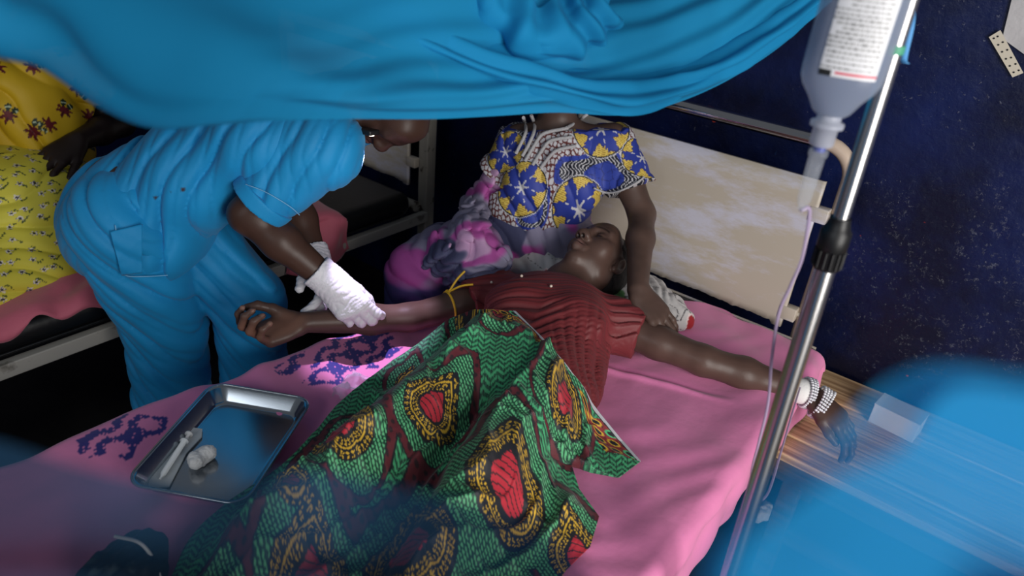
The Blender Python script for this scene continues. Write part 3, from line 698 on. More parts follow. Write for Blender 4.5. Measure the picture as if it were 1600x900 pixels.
# ================================================================== mosquito nets
def net_mat(name, color, alpha, tr=.35):
    return shell(name, color, alpha, .85, tr)
M_net = net_mat('blue_netting', (0, 138, 190), .94); M_net2 = net_mat('blue_netting_layered', (0, 142, 196), .88)
M_netthin = net_mat('blue_netting_single', (0, 146, 206), .62, .5)
def net_surface(rows, n=220, m=90, folds=(), thick=0., hang=None):
    R = [smooth_path([Pd(*p) for p in r], n) for r in rows]
    if hang: R += [np.stack([R[-1][:, 0], R[-1][:, 1], R[-1][:, 2] * (1 - t) + hang * t], -1) for t in (.3, .65, 1.)]
    G = np.stack(R, 1)                                       # n x rows x 3
    G = np.stack([smooth_path(G[i], m) for i in range(n)], 0)
    u = np.linspace(0, 1, n)[:, None]; v = np.linspace(0, 1, m)[None, :]
    du = np.gradient(G, axis=0); dv = np.gradient(G, axis=1); nn = np.cross(du, dv); nn /= np.linalg.norm(nn, axis=-1, keepdims=True) + 1e-9
    for fn in folds: G = G + nn * fn(u, v, G)[..., None]
    return grid_mesh(G)
net = thing('mosquito_net', 'blue mosquito net slung in a swag across the top above the nurse', 'mosquito net', Pd(700, -60, 1.0))
lowA = [(-90, 40, .44), (0, 82, .46), (70, 104, .48), (150, 165, .52), (235, 200, .57), (330, 196, .64), (450, 188, .72), (560, 186, .80), (680, 186, .90), (780, 181, .98), (870, 176, 1.02), (980, 180, 1.08), (1060, 160, 1.12), (1140, 124, 1.16), (1220, 72, 1.20), (1290, 8, 1.25), (1340, -50, 1.28)]
def lift(r, dy, dd): return [(x + dy * .1, y - dy, d + dd) for x, y, d in r]
rowsA = [lowA, lift(lowA, 40, -.025), lift(lowA, 120, -.01), lift(lowA, 230, .03), lift(lowA, 420, .06)]
foldA = [lambda u, v, G: .007 * np.sin(v * 13 + u * 9 + 5 * fbm(G, 3, 3, 2)) * smoothstep(0, .1, v), lambda u, v, G: .030 * fbm(G * [1, 1, 2.], 3.5, 6, 2) * smoothstep(0, .2, v), lambda u, v, G: smoothstep(.3, .7, u) * .005 * np.sin(v * 46 - u * 20 + 7 * fbm(G, 4, 9, 2)) * smoothstep(.05, .25, v)]
obj('net_panel', net_surface(rowsA, folds=foldA), M_net, net)
lowB = [(430, -70, .80), (520, -8, .84), (610, 52, .88), (700, 92, .92), (800, 128, .96), (900, 158, 1.0), (1000, 170, 1.05), (1080, 146, 1.10), (1160, 106, 1.14), (1230, 58, 1.18), (1300, -6, 1.23), (1345, -60, 1.26)]
rowsB = [[(x - 6, y + 8, d + .01) for x, y, d in lowB], [(x, y - 8, d - .02) for x, y, d in lowB], [(x, y - 34, d - .015) for x, y, d in lowB], [(x, y - 50, d + .02) for x, y, d in lowB], [(x, y - 56, d + .06) for x, y, d in lowB]]
obj('net_swag', net_surface(rowsB, m=50, folds=[lambda u, v, G: .005 * np.sin(v * 22 + u * 8 + 6 * fbm(G, 6, 5, 2)), lambda u, v, G: .010 * fbm(G, 9, 7, 3)]), M_net2, net)
lowC = [(640, -60, .97), (720, 20, .98), (790, 70, .99), (850, 105, 1.0), (905, 92, 1.02), (945, 66, 1.03), (968, 38, 1.04), (950, -20, 1.04), (940, -70, 1.04)]
rowsC = [lowC, [(x * .96 + 32, y - 14, d - .03) for x, y, d in lowC], [(x * .8 + 165, y - 50, d - .05) for x, y, d in lowC], [(x * .6 + 330, y - 100, d - .03) for x, y, d in lowC]]
obj('net_bunch', net_surface(rowsC, n=160, m=70, folds=[lambda u, v, G: .022 * (np.abs(fbm(G, 11, 15, 3)) - .2), lambda u, v, G: .008 * np.sin(u * 44 + 8 * fbm(G, 7, 3, 2))]), M_net2, net)
# netting close to the lens: a fold hanging at the lower right, a single layer at the lower left
fg = thing('mosquito_net', 'blurred blue mosquito net fold close to the lens at the lower right', 'mosquito net', Pd(1500, 950, .14))
def fgpanel(name, top, dep0, n=90, m=110, drop=520, mt_=None, amp=.002, seed=3):
    dd_ = [dep0 - .03 + .075 * i / (len(top) - 1) for i in range(len(top))]; rows = [[(x + 25 * k, y + drop * k / 3, dd_[i] + (.008 * math.sin(i) if k == 0 else .004 * k)) for i, (x, y) in enumerate(top)] for k in (0, 1, 2, 3)]
    obj(name, net_surface(rows, n, m, folds=[lambda u, v, G: amp * np.sin(u * 14 + 3 * v + 5 * fbm(G, 9, seed, 2))], hang=.30), mt_ or M_netthin, fg)
fgpanel('net_fold', [(1070, 960), (1130, 850), (1200, 745), (1290, 670), (1380, 610), (1480, 572), (1580, 580), (1720, 590)], .135)
fgpanel('net_fold', [(1120, 980), (1190, 840), (1290, 745), (1420, 700), (1500, 610), (1600, 610), (1740, 620)], .125, seed=8, mt_=net_mat('blue_netting_folded', (0, 146, 206), .74, .5))
fl = thing('mosquito_net', 'thin blue netting, shade put in its dark colour, close to the lens across the lower left', 'mosquito net', Pd(400, 960, .18))
rowsL = [[(-160, 640, 0.192), (0, 690, 0.192), (180, 742, 0.186), (330, 770, 0.186), (470, 735, 0.180), (620, 760, 0.180), (760, 800, 0.180), (880, 850, 0.174), (980, 950, 0.174)],
         [(-160, 830, 0.180), (0, 850, 0.180), (180, 880, 0.180), (330, 900, 0.174), (470, 880, 0.174), (620, 900, 0.174), (760, 930, 0.168), (880, 970, 0.168), (980, 1050, 0.168)],
         [(-160, 1100, 0.174), (0, 1100, 0.174), (180, 1100, 0.168), (330, 1100, 0.168), (470, 1100, 0.168), (620, 1100, 0.168), (760, 1100, 0.168), (880, 1110, 0.162), (980, 1160, 0.162)]]
obj('net_layer', net_surface(rowsL, 120, 110, hang=.35, folds=[lambda u, v, G: .003 * np.sin(u * 22 + 4 * fbm(G, 8, 4, 2))]), net_mat('blue_netting_painted_shade', (0, 56, 88), .74, .1), fl)  # darker blue than the other nets: unlit shade is put into the colour

# ================================================================== body helpers
def basis(fwd, upv):
    u = nrm(upv); y = np.asarray(fwd, float); y = nrm(y - u * (y @ u)); x = np.cross(y, u); return np.stack([-x, y, u], 1)    # columns: left, forward, up
def head(f, c, R, s=1., closed=True, ears=True):
    W = lambda x, y, z: np.asarray(c) + R @ (np.array([x, y, z]) * s)
    def E(p, r, k=.02, sub=False, rot=None): f.ell(W(*p), np.array(r) * s, R if rot is None else R @ rot, k * s, sub)
    def Cp(a, b, ra, rb, k=.012): f.cap(W(*a), W(*b), ra * s, rb * s, k * s)
    E((0, -.018, .028), (.074, .092, .086), .02); E((0, .026, -.018), (.061, .066, .082), .035); E((0, .022, -.066), (.051, .056, .044), .03)
    E((0, .068, -.097), (.022, .019, .018), .03); E((0, .060, .050), (.052, .030, .040), .03)
    for q in (-1, 1):
        E((q * .043, .052, -.020), (.026, .027, .024), .025); E((q * .052, .0, -.058), (.014, .03, .03), .02)
        Cp((q * .046, .072, .026), (q * .012, .086, .026), .009, .009, .02)
        E((q * .031, .094, .005), (.019, .013, .011), .016, True)
        E((q * .031, .0715, .004), (.0165, .0165, .0155), .006)
        if closed: E((q * .031, .0885, -.003), (.014, .0022, .0016), .003, True)
        E((q * .0135, .099, -.034), (.0105, .0125, .0095), .010)
    Cp((0, .086, .018), (0, .105, -.022), .009, .0115, .016); E((0, .108, -.030), (.0145, .0135, .0115), .012)
    for q in (-1, 1): E((q * .0075, .108, -.0425), (.0046, .0062, .0050), .003, True)
    Cp((-.021, .083, -.062), (0, .0955, -.0585), .0055, .0085, .010); Cp((.021, .083, -.062), (0, .0955, -.0585), .0055, .0085, .010)
    Cp((-.018, .083, -.071), (0, .0945, -.0735), .0065, .0098, .010); Cp((.018, .083, -.071), (0, .0945, -.0735), .0065, .0098, .010)
    f.cap(W(-.023, .093, -.0655), W(0, .106, -.0650), .0022 * s, .0030 * s, .004); f.ops[-1] = ('sub', W(0, .103, -.0655), np.array([.026, .010, .0018]) * s, R, .004)
    if ears:
        for q in (-1, 1):
            E((q * .077, -.008, -.008), (.009, .019, .031), .008); E((q * .086, -.004, -.004), (.008, .011, .019), .006, True); E((q * .076, .0, -.034), (.007, .009, .010), .006)
    return W
def rot_ax(v, k, a): k = nrm(k); return v * math.cos(a) + np.cross(k, v) * math.sin(a) + k * (k @ v) * (1 - math.cos(a))
def hand(f, w, d, n, right, curls, s=1., spread=.10, thumb=(.55, .75, .25), tcurl=(.25, .35), fat=1., pad=0.):
    w = np.asarray(w, float); d = nrm(d); n = np.asarray(n, float); n = nrm(n - d * (d @ n)); sd = np.cross(d, n) * (1 if right else -1)
    Rm = np.stack([sd, d, n], 1); off = [.029, .010, -.009, -.027]; ml = [.090, .093, .087, .078]
    ph = [(.041, .025, .021), (.045, .029, .022), (.042, .027, .022), (.033, .020, .020)]
    f.ell(w + d * .048 * s + n * .002, np.array([.037, .052, .0145]) * s + pad, Rm, .02)
    tips = []
    for i in range(4):
        hb = w + (d * ml[i] + sd * off[i]) * s
        f.cap(w + (d * .015 + sd * off[i] * .55) * s, hb, .0130 * s * fat + pad, .0108 * s * fat + pad, .014)
        dd = rot_ax(d, n, (-1 if right else 1) * spread * (1.5 - i)); p = hb; r0 = [.0098, .0088, .0080, .0070]
        if i == 3: r0 = [.0086, .0077, .0070, .0062]
        ax = np.cross(dd, n)
        for j in range(3):
            dd = rot_ax(dd, ax, curls[i][j]); q = p + dd * ph[i][j] * s
            f.cap(p, q, r0[j] * s * fat + pad, r0[j + 1] * s * fat + pad, .0045); p = q
        tips.append((p, dd, np.cross(ax, dd)))
    tb = w + (d * .022 + sd * .022 + n * .004) * s; td = nrm(d * thumb[0] + sd * thumb[1] + n * thumb[2])
    p1 = tb + td * .042 * s; f.cap(tb, p1, .0155 * s * fat + pad, .0120 * s * fat + pad, .012)
    ax = np.cross(td, nrm(d + n * .4 - sd * .3)); td2 = rot_ax(td, ax, tcurl[0]); p2 = p1 + td2 * .033 * s; f.cap(p1, p2, .0108 * s * fat + pad, .0100 * s * fat + pad, .006)
    td3 = rot_ax(td2, ax, tcurl[1]); p3_ = p2 + td3 * .026 * s; f.cap(p2, p3_, .0100 * s * fat + pad, .0078 * s * fat + pad, .005)
    tips.append((p3_, td3, np.cross(ax, td3)))
    return tips
def relaxed(a, b=None, c=None): b = a if b is None else b; c = b if c is None else c; return [(a, b, c)] * 4
def skin_cols(V, base, tone=.12, seed=0):
    C = np.tile(np.array(base, float), (len(V), 1)); C *= 1 + tone * fbm(V, 22, seed, 3)[:, None]; return C
def blob(C, V, p, r, col, soft=.5):
    d = np.linalg.norm(V - np.asarray(p), axis=1); t = np.clip((r - d) / (r * soft), 0, 1)[:, None]; C[:] = C * (1 - t) + np.array(col, float) * t
def face_cols(C, V, W, R, s, lips, brow=(18, 12, 10), lash=(14, 9, 8), shade=1.):
    q = ((V - W(0, 0, 0)) @ R) / s
    def m(cx, cy, cz, rx, ry, rz): return np.clip(1.6 - 1.6 * np.sqrt(((q[:, 0] - cx) / rx) ** 2 + ((q[:, 1] - cy) / ry) ** 2 + ((q[:, 2] - cz) / rz) ** 2) + .3, 0, 1)[:, None]
    def mixc(t, col): C[:] = C * (1 - t) + np.array(col, float) * t
    mixc(m(0, .095, -.066, .026, .016, .0155) * .8, lips)
    mixc(m(0, .098, -.0655, .024, .014, .0022), lash)
    for k in (-1, 1):
        mixc(m(k * .031, .088, -.0035, .0155, .012, .0024), lash)
        x = (q[:, 0] * k - .030) / .02; br = np.clip(1 - np.abs(q[:, 2] - (.0265 - .004 * x * x)) / .0045, 0, 1) * (np.abs(x) < 1) * (q[:, 1] > .06); mixc(.75 * br[:, None], brow)
        mixc(m(k * .0075, .108, -.0425, .0056, .008, .006), (16, 10, 9))
def body_mesh(f, coarse, boxes):
    """coarse body plus finer boxes; all sample the same field so the surface runs on"""
    V, Q = f.mesh(coarse); keep = np.ones(len(Q), bool); fine = []
    for (lo, hi, h) in boxes:
        lo = np.asarray(lo, float); hi = np.asarray(hi, float); c = V[Q].mean(1); keep &= ~((c > lo + coarse * .6) & (c < hi - coarse * .6)).all(1); fine.append(f.mesh(h, lo, hi))
    used = np.unique(Q[keep]); mp = np.full(len(V), -1); mp[used] = np.arange(len(used))
    return join_vq([(V[used], mp[Q[keep]])] + fine)
def around(pts, r): P = np.atleast_2d(pts); return P.min(0) - r, P.max(0) + r
def skin(name, rough=.42): return mat(name, attr=True, rough=rough, spec=.32, bump=(260, .12, .0012))
M_skinP = skin('patient_skin', .40); M_skinN = skin('nurse_skin'); M_skinC = skin('carer_skin', .45); M_skinF = skin('far_skin')
M_hair = mat('black_hair', (12, 10, 10), rough=.6, bump=(400, .8, .002))

# ================================================================== patient
pat = thing('person', 'patient in red blouse and green printed wrap lying with arms outstretched', 'person', (0, -.6, MZ + .01))
Rsh, Lsh = Pz(782, 462, .70), Pz(962, 508, .70)
neck0 = Pz(884, 442, .735); pel = Pz(812, 575, .715)
Rel, Rwr = Pz(640, 496, .685), Pz(474, 504, .710)
Lel, Lwr = Pz(1098, 563, .672), Pz(1268, 616, .622)
Rhd = Pz(392, 530, .69) - Rwr; Lhd = np.array([.165, -.03, -.055])
mid = (Rsh + Lsh) / 2; axis = nrm((pel - mid) * [1, 1, 0]); acr = nrm((Lsh - Rsh) * [1, 1, 0]); acr = nrm(acr - axis * (acr @ axis)); TB = np.stack([acr, axis, np.array([0, 0, 1.])], 1)
def torso(f, g=0., legs=True):
    f.ell(mid + axis * .05 + [0, 0, .015], np.array([.150, .115, .088]) + g, TB, .04)
    f.cap(Rsh, Lsh, .050 + g, .050 + g, .04)
    f.ell(mid + axis * .19 + [0, 0, .012], np.array([.128, .15, .085]) + g, TB, .05)
    f.ell(mid + axis * .34 + [0, 0, .0], np.array([.150, .13, .088]) + g, TB, .05)
    for q in (-1, 1): f.ell(mid + axis * .125 + acr * q * .075 + [0, 0, .065], np.array([.062, .066, .036]) + g, TB, .04)
HC = Pz(934, 408, .765); HR = basis([-.30, -.34, .90], nrm([-.04, 1.0, .22]))
fp = SDF(); torso(fp)
HW = head(fp, HC, HR, 1.0)
fp.chain([HW(0, -.02, -.055), neck0 + [0, -.01, .0], mid + [0, .0, .02]], [.052, .052, .055], .03)
fp.chain([Rsh, Rsh * .5 + Rel * .5, Rel, Rel * .62 + Rwr * .38, Rwr], [.046, .041, .035, .037, .0245], .02)
fp.chain([Lsh, Lsh * .5 + Lel * .5, Lel, Lel * .62 + Lwr * .38, Lwr], [.048, .043, .038, .040, .0255], .02)
tR = hand(fp, Rwr, Rhd, [.15, -.25, 1], True, [(.65, .95, .6), (.85, 1.1, .7), (.95, 1.1, .7), (1.0, 1.0, .7)], 1.1, thumb=(.62, .45, .45), tcurl=(.3, .5))
tL = hand(fp, Lwr, Lhd, [-.2, 0, -1], False, [(.35, .55, .4)] * 4, 1.05, thumb=(.88, .35, .2))
KR, KL = Pz(590, 700, .695), Pz(765, 745, .695)
hipR, hipL = pel - acr * .075, pel + acr * .075
fp.chain([hipR, KR, KR + (KR - hipR) * .75], [.068, .050, .035], .03); fp.chain([hipL, KL, KL + (KL - hipL) * .75], [.068, .050, .035], .03)
bx_ = [(HC - .16, HC + .16, .0022), around([Rwr, Rwr + Rhd * 1.5], .055) + (.0024,), around([Lwr, Lwr + Lhd], .06) + (.0028,)]
V, Q = body_mesh(fp, .0065, bx_)
C = skin_cols(V, (80, 60, 53), .14, 3); face_cols(C, V, HW, HR, 1., (104, 74, 70))
palm = Rwr + Rhd * .5
for t in np.linspace(.1, 1.2, 8): blob(C, V, Rwr + Rhd * t + [.01, -.02, .03], .045, (118, 84, 70), .9)
for tp2, td_, tn in tR + tL: blob(C, V, tp2, .0085, (150, 112, 98), .4)
obj('body', quad_mesh(V, Q, C), M_skinP, pat); VPB = V
fh = SDF(); fh.ell(HW(0, -.022, .030), np.array([.0775, .095, .0885]), HR, .02); fh.ell(HW(0, -.05, -.02), np.array([.066, .06, .07]), HR, .03)
fh.clip(HW(0, .030, .060), HR @ nrm([0, 1., .28])); fh.clip(HW(0, -.02, -.055), HR @ nrm([0, .55, -1.]))
fh.ell(HW(.0815, -.006, -.008), (.016, .022, .034), HR, .004, True); fh.ell(HW(-.0815, -.006, -.008), (.016, .022, .034), HR, .004, True)
fh.disp = lambda p: .0022 * fbm(p, 120, 4, 2)
V, Q = fh.mesh(.003); obj('hair', quad_mesh(V, Q), M_hair, pat)

# red blouse
fb_ = SDF(); torso(fb_, .012)
fb_.chain([Rsh, Rsh * .62 + Rel * .38], [.060, .056], .03); fb_.chain([Lsh, Lsh * .72 + Lel * .28], [.062, .060], .03)
fb_.ell(mid + acr * .13 + axis * .26 - [0, 0, .035], (.06, .17, .045), TB, .05)          # loose cloth spread on the sheet
fb_.clip(mid + axis * .43, axis); fb_.clip(neck0 + [0, .015, .03], nrm(HW(0, 0, -.03) - mid))
fb_.clip(Lsh * .74 + Lel * .26, Lel - Lsh, .10); fb_.clip(Rsh * .64 + Rel * .36, Rel - Rsh, .10)
def pleat(p):
    a = (p - mid) @ axis; b = (p - mid) @ acr
    n = fbm(p, 4.5, 2, 2); ph = a * 72 + b * 44 + 90 * np.maximum(b, 0) * np.maximum(a - .02, 0) * 4 + 9 * n; ph2 = b * 95 - a * 45 + 8 * fbm(p, 5, 9, 2)
    sel = smoothstep(.02, .11, b) * smoothstep(.06, .18, a); am = .6 + 1.2 * vnoise(p, 10, 6)
    r1 = (1 - np.abs(np.sin(ph))) ** 1.3; r2 = (1 - np.abs(np.sin(ph2))) ** 1.3; r3 = (1 - np.abs(np.sin(ph * 2.3 + 3 * n))) ** 1.5
    return (.0105 * r1 * (1 - .8 * sel) + .0095 * r2 * sel) * am + .0022 * r3 + .010 * fbm(p, 11, 5, 2) - .004
fb_.disp = pleat
V, Q = fb_.mesh(.003); VBL = V
M_blouse = mat('oxblood_cotton', (106, 34, 38), rough=.6, sheen=.04, bump=(160, .25, .002))
bl = obj('blouse', quad_mesh(V, Q), M_blouse, pat, label='pleated oxblood red blouse with short sleeves')
def surf_pt(px, py):            # where the view ray meets the blouse
    d = ray(px, py); d = d / np.linalg.norm(d); r = V - CAM; t = r @ d; e = np.linalg.norm(r - t[:, None] * d, axis=1); c = e < .006
    return CAM + d * (t[c].min() if c.any() else 1.8)
for a, b in [(768, 441), (815, 431), (861, 447)]:
    obj('pearl_button', lathe([(.001, -.0036), (.0030, -.0025), (.0040, 0), (.0030, .0025), (.001, .0036)], surf_pt(a, b), (0, 0, 1), 12), mat('pearl', (214, 196, 180), rough=.25) if 'pearl' not in bpy.data.materials else bpy.data.materials['pearl'], bl)

# bracelets, gauze and tourniquet
ad = nrm(Lwr - Lel); a1, a2, _ = frame3(ad)
def ring_pts(c, ax, r, n=40, sq=1.):
    u, v, _ = frame3(ax); return np.array([c + r * (math.cos(t) * u + sq * math.sin(t) * v) for t in np.linspace(0, 2 * np.pi, n, endpoint=False)])
M_bead = mat('silver_bead', (214, 214, 220), rough=.2, spec=.8)
def bead_strand(c, ax, r, nb=32, rb=.0038):
    ms = []; P = ring_pts(c, ax, r, nb); u, v, w_ = frame3(ax)
    V = []; F = []; n1, n2 = 6, 5
    for p in P:
        o = len(V)
        for i in range(n2):
            th = math.pi * i / (n2 - 1)
            for j in range(n1): al = 2 * math.pi * j / n1; V.append(tuple(p + rb * (math.sin(th) * (math.cos(al) * u + math.sin(al) * v) + math.cos(th) * w_)))
        for i in range(n2 - 1):
            for j in range(n1): F.append((o + i * n1 + j, o + i * n1 + (j + 1) % n1, o + (i + 1) * n1 + (j + 1) % n1, o + (i + 1) * n1 + j))
    me = bpy.data.meshes.new('m'); me.from_pydata(V, [], F); me.update(); return me
gz = Lwr - ad * .028
obj('gauze_dressing', lathe([(.0285, -.024), (.0325, -.022), (.0330, .012), (.030, .018)], gz, ad, 28), mat('gauze', (224, 222, 220), rough=.9, bump=(300, .5, .002)), pat, label='white gauze dressing at the wrist')
for c0, nst, rr, lab in [(Lwr - ad * .006, 3, .0375, 'three-strand silver bead bracelet next to the gauze'), (Lwr + nrm(Lhd) * .035, 4, .041, 'four-strand silver bead bracelet near the hand')]:
    dd = ad if nst == 3 else nrm(nrm(Lhd) + ad); root = None
    for k in range(nst):
        o = obj('bead_strand' if root is not None else 'bead_bracelet', bead_strand(c0 + dd * (k - nst / 2) * .0076, nrm(dd + .08 * np.array([math.sin(k), math.cos(k), 0])), rr + .0008 * math.sin(k * 2)), M_bead, root if root is not None else pat, label=lab if root is None else None)
        root = root if root is not None else o
tqc = Rsh * .42 + Rel * .58; tqd = nrm(Rel - Rsh)
tq = thing('tourniquet', 'yellow rubber tourniquet tied round the patient\'s upper arm', 'tourniquet', tqc)
P = ring_pts(tqc, tqd, .0435, 36); M_rub = mat('yellow_rubber', (214, 168, 40), rough=.45)
obj('band', tube(np.vstack([P, P[:2]]), .0032, 8, caps=False), M_rub, tq)
kq = tqc + np.array([-.012, .01, .041])
obj('knot', tube(ring_pts(kq, [0, .3, 1], .007, 14), .0034, 8), M_rub, tq)
for e in ([.012, .045, .05], [.052, .035, .03]): obj('loose_end', tube(smooth_path([kq, kq + np.array(e) * .5 + [0, 0, .006], kq + np.array(e)], 12), .003, 8), M_rub, tq)

# pillow cloth under the head
pc = Pz(925, 452, MZ + .03); pc = np.array([pc[0] - .02, pc[1] + .05, MZ + .035])
fpil = SDF(); 
for dx, dy, rx, ry, rz_ in [(0, 0, .21, .13, .042), (-.13, -.05, .12, .10, .05), (.17, -.03, .12, .085, .032), (.05, .05, .18, .08, .035)]: fpil.ell(pc + [dx, dy, 0], (rx, ry, rz_), None, .05)
fpil.ell(Pz(826, 412, .665), (.11, .085, .085), None, .05); fpil.ell(Pz(1040, 486, .65), (.085, .05, .035), None, .05)
fpil.ell(HC + [0, -.01, -.05], (.07, .09, .05), None, .03, True)
fpil.disp = lambda p: .012 * fbm(p, 14, 3, 3) + .006 * (1 - np.abs(np.sin(p[:, 0] * 40 + p[:, 1] * 70 + 9 * fbm(p, 7, 4, 2)))) - .003
V, Q = fpil.mesh(.004); V[:, 2] = np.maximum(V[:, 2], MZ + .012 + .002 * fbm(V, 20, 1, 1))
C = np.tile(np.array([196, 192, 190.]), (len(V), 1))
n1_ = vnoise(V, 17, 4); n2_ = vnoise(V, 17, 31); C[n1_ > .27] = (158, 22, 30); C[(n2_ > .30)] = (96, 142, 84); C[(n1_ > .235) & (n1_ <= .27)] = (226, 208, 204)
C[(np.abs(vnoise(V, 26, 55)) < .012)] = (70, 66, 70)
tag(obj('pillow', quad_mesh(V, Q, C), mat('printed_pillow_cotton', attr=True, rough=.75, sheen=.2, bump=(120, .3, .003))), 'white pillow with red and green print under the patient\'s head', 'pillow')

# ------------------------------------------------------------------ green printed wrap over the patient's legs
def seg_d(X, Y, a, b):
    ab = (b - a)[:2]; t = np.clip(((X - a[0]) * ab[0] + (Y - a[1]) * ab[1]) / (ab @ ab), 0, 1); return np.hypot(X - a[0] - t * ab[0], Y - a[1] - t * ab[1]), t
def leg_height(X, Y):
    H = np.zeros(X.shape)
    FR, FL = KR + (KR - hipR) * .75, KL + (KL - hipL) * .75
    for a, b, ra, rb in [(hipR, KR, .092, .072), (KR, FR, .072, .055), (hipL, KL, .092, .072), (KL, FL, .072, .055), (mid + axis * .22, pel, .105, .100)]:
        d, t = seg_d(X, Y, a, b); r = ra + (rb - ra) * t
        h = 2 * r * np.exp(-(d / (1.12 * r)) ** 2 * .95); k = .02; e = np.maximum(k - np.abs(H - h), 0) / k; H = np.maximum(H, h) + e * e * k * .25
    return H
def build_wrap():
    Lp = [(742, 484, .79), (702, 500, .735), (650, 540, .70), (592, 580, .68), (532, 628, .67), (486, 682, .665), (432, 733, .66), (352, 788, .655), (296, 845, .65), (262, 920, .65), (235, 1010, .65)]
    Rp = [(806, 486, .835), (848, 528, .825), (893, 586, .775), (938, 646, .70), (974, 690, .66), (1001, 721, .648), (968, 746, .645), (926, 738, .645), (893, 727, .66), (905, 765, .648), (936, 808, .642), (922, 855, .642), (884, 892, .642), (846, 950, .642), (800, 1040, .642)]
    def poly(P, n, sm):
        Q = np.array([Pz(*p) for p in P]); Q = smooth_path(Q, 400) if sm else np.array([Q[0]] + sum([[Q[i] + (Q[i + 1] - Q[i]) * f for f in np.linspace(0, 1, 30)[1:]] for i in range(len(Q) - 1)], []))
        s = np.concatenate([[0], np.cumsum(np.linalg.norm(np.diff(Q, axis=0), axis=1))]); return Q, s / s[-1], s[-1]
    n, m = 430, 380
    Lq, Ls, _ = poly(Lp, n, True); Rq, Rs, Rlen = poly(Rp, n, False)
    u = np.linspace(0, 1, n); A = np.stack([np.interp(u, Ls, Lq[:, i]) for i in range(3)], -1); B = np.stack([np.interp(u, Rs, Rq[:, i]) for i in range(3)], -1)
    t = np.linspace(0, 1, m)[None, :, None]
    G = A[:, None] * (1 - t) + B[:, None] * t
    X, Y = G[..., 0], G[..., 1]; T = np.broadcast_to(t[..., 0], X.shape); U = np.broadcast_to(u[:, None], X.shape)
    H = leg_height(X, Y)
    width = np.linalg.norm(B - A, axis=1)[:, None]; dl = T * width; dr = (1 - T) * width; top = smoothstep(.0, .10, U)
    w = smoothstep(0, .085, dl) * (smoothstep(0, .10, dr)); w = w * smoothstep(0, .06, U)
    zb = MZ + .016 + H
    P0 = p3(X, Y)
    ax2 = (X - pel[0]) * axis[0] + (Y - pel[1]) * axis[1]; ac2 = (X - pel[0]) * acr[0] + (Y - pel[1]) * acr[1]
    fold = .017 * (1 - np.abs(np.sin(ac2 * 46 + ax2 * 9 + 7 * fbm(P0, 4.5, 3, 2)))) ** 1.5 + .018 * fbm(P0 * [1, 1, 1], 8, 8, 3) + .009 * (1 - np.abs(np.sin(ac2 * 30 - ax2 * 52 + 8 * fbm(P0, 6, 13, 2)))) ** 2
    # a raised fold along the right side below the flap
    q0, q1 = Pz(905, 760, .66), Pz(930, 850, .66); d, _ = seg_d(X, Y, q0, q1); fold += .05 * np.exp(-(d / .05) ** 2)
    q0, q1 = Pz(835, 560, .75), Pz(878, 700, .66); d, _ = seg_d(X, Y, q0, q1); fold += .022 * np.exp(-(d / .03) ** 2)
    q0, q1 = Pz(690, 600, .74), Pz(600, 700, .74); d, _ = seg_d(X, Y, q0, q1); fold -= .030 * np.exp(-(d / .022) ** 2)
    zl = G[..., 2]
    G[..., 2] = zl * (1 - w) + np.maximum(zb, zl * 0 + MZ + .02) * w + fold * np.maximum(w, .15) * smoothstep(0, .03, dr) 
    G[..., 2] = np.maximum(G[..., 2], MZ + .014)
    # the cloth never dips below the body or the blouse
    hc = .006; gx0, gy0 = X.min() - .05, Y.min() - .05; nx, ny = int((X.max() - gx0) / hc) + 12, int((Y.max() - gy0) / hc) + 12; HM = np.full((nx, ny), MZ)
    for VV in (VPB, VBL):
        i = ((VV[:, 0] - gx0) / hc).astype(int); j = ((VV[:, 1] - gy0) / hc).astype(int); k = (i >= 0) & (j >= 0) & (i < nx) & (j < ny); np.maximum.at(HM, (i[k], j[k]), VV[k, 2])
    for _ in range(3):
        Hp = np.pad(HM, 1, mode='edge'); HM = np.max([Hp[a:a + nx, b:b + ny] for a in range(3) for b in range(3)], axis=0)
    for _ in range(6):
        Hp = np.pad(HM, 1, mode='edge'); HM = np.mean([Hp[a:a + nx, b:b + ny] for a in range(3) for b in range(3)], axis=0)
    fi = np.clip((X - gx0) / hc, 0, nx - 2); fj = np.clip((Y - gy0) / hc, 0, ny - 2); i = fi.astype(int); j = fj.astype(int); fi -= i; fj -= j
    hm = (HM[i, j] * (1 - fi) + HM[i + 1, j] * fi) * (1 - fj) + (HM[i, j + 1] * (1 - fi) + HM[i + 1, j + 1] * fi) * fj + .008
    e_ = np.maximum(.02 - np.abs(hm - G[..., 2]), 0) / .02; G[..., 2] = np.maximum(G[..., 2], hm) + e_ * e_ * .005
    # ---- print, in cloth coordinates
    o = Pz(790, 740, .74); e2 = nrm((Pz(795, 690, .74) - Pz(785, 800, .74)) * [1, 1, 0]); e1 = np.array([e2[1], -e2[0], 0])
    rel = np.stack([X - o[0], Y - o[1]], -1); a = rel @ e1[:2]; b = rel @ e2[:2]
    a = a + .006 * fbm(P0, 12, 4, 2); b = b + .006 * fbm(P0, 12, 14, 2)
    cen = [(792, 760, .072, 0.), (532, 692, .058, .1), (672, 648, .05, -.5), (778, 536, .048, .5), (880, 640, .045, .2), (918, 815, .055, .3), (640, 850, .072, .1), (480, 850, .060, .2), (455, 770, .03, .2), (640, 560, .03, 0.), (735, 505, .035, .3), (800, 960, .07, 0.), (320, 960, .06, .2)]
    best = np.full(X.shape, 9.); LA = np.zeros(X.shape); LB = np.zeros(X.shape); sz = np.zeros(X.shape)
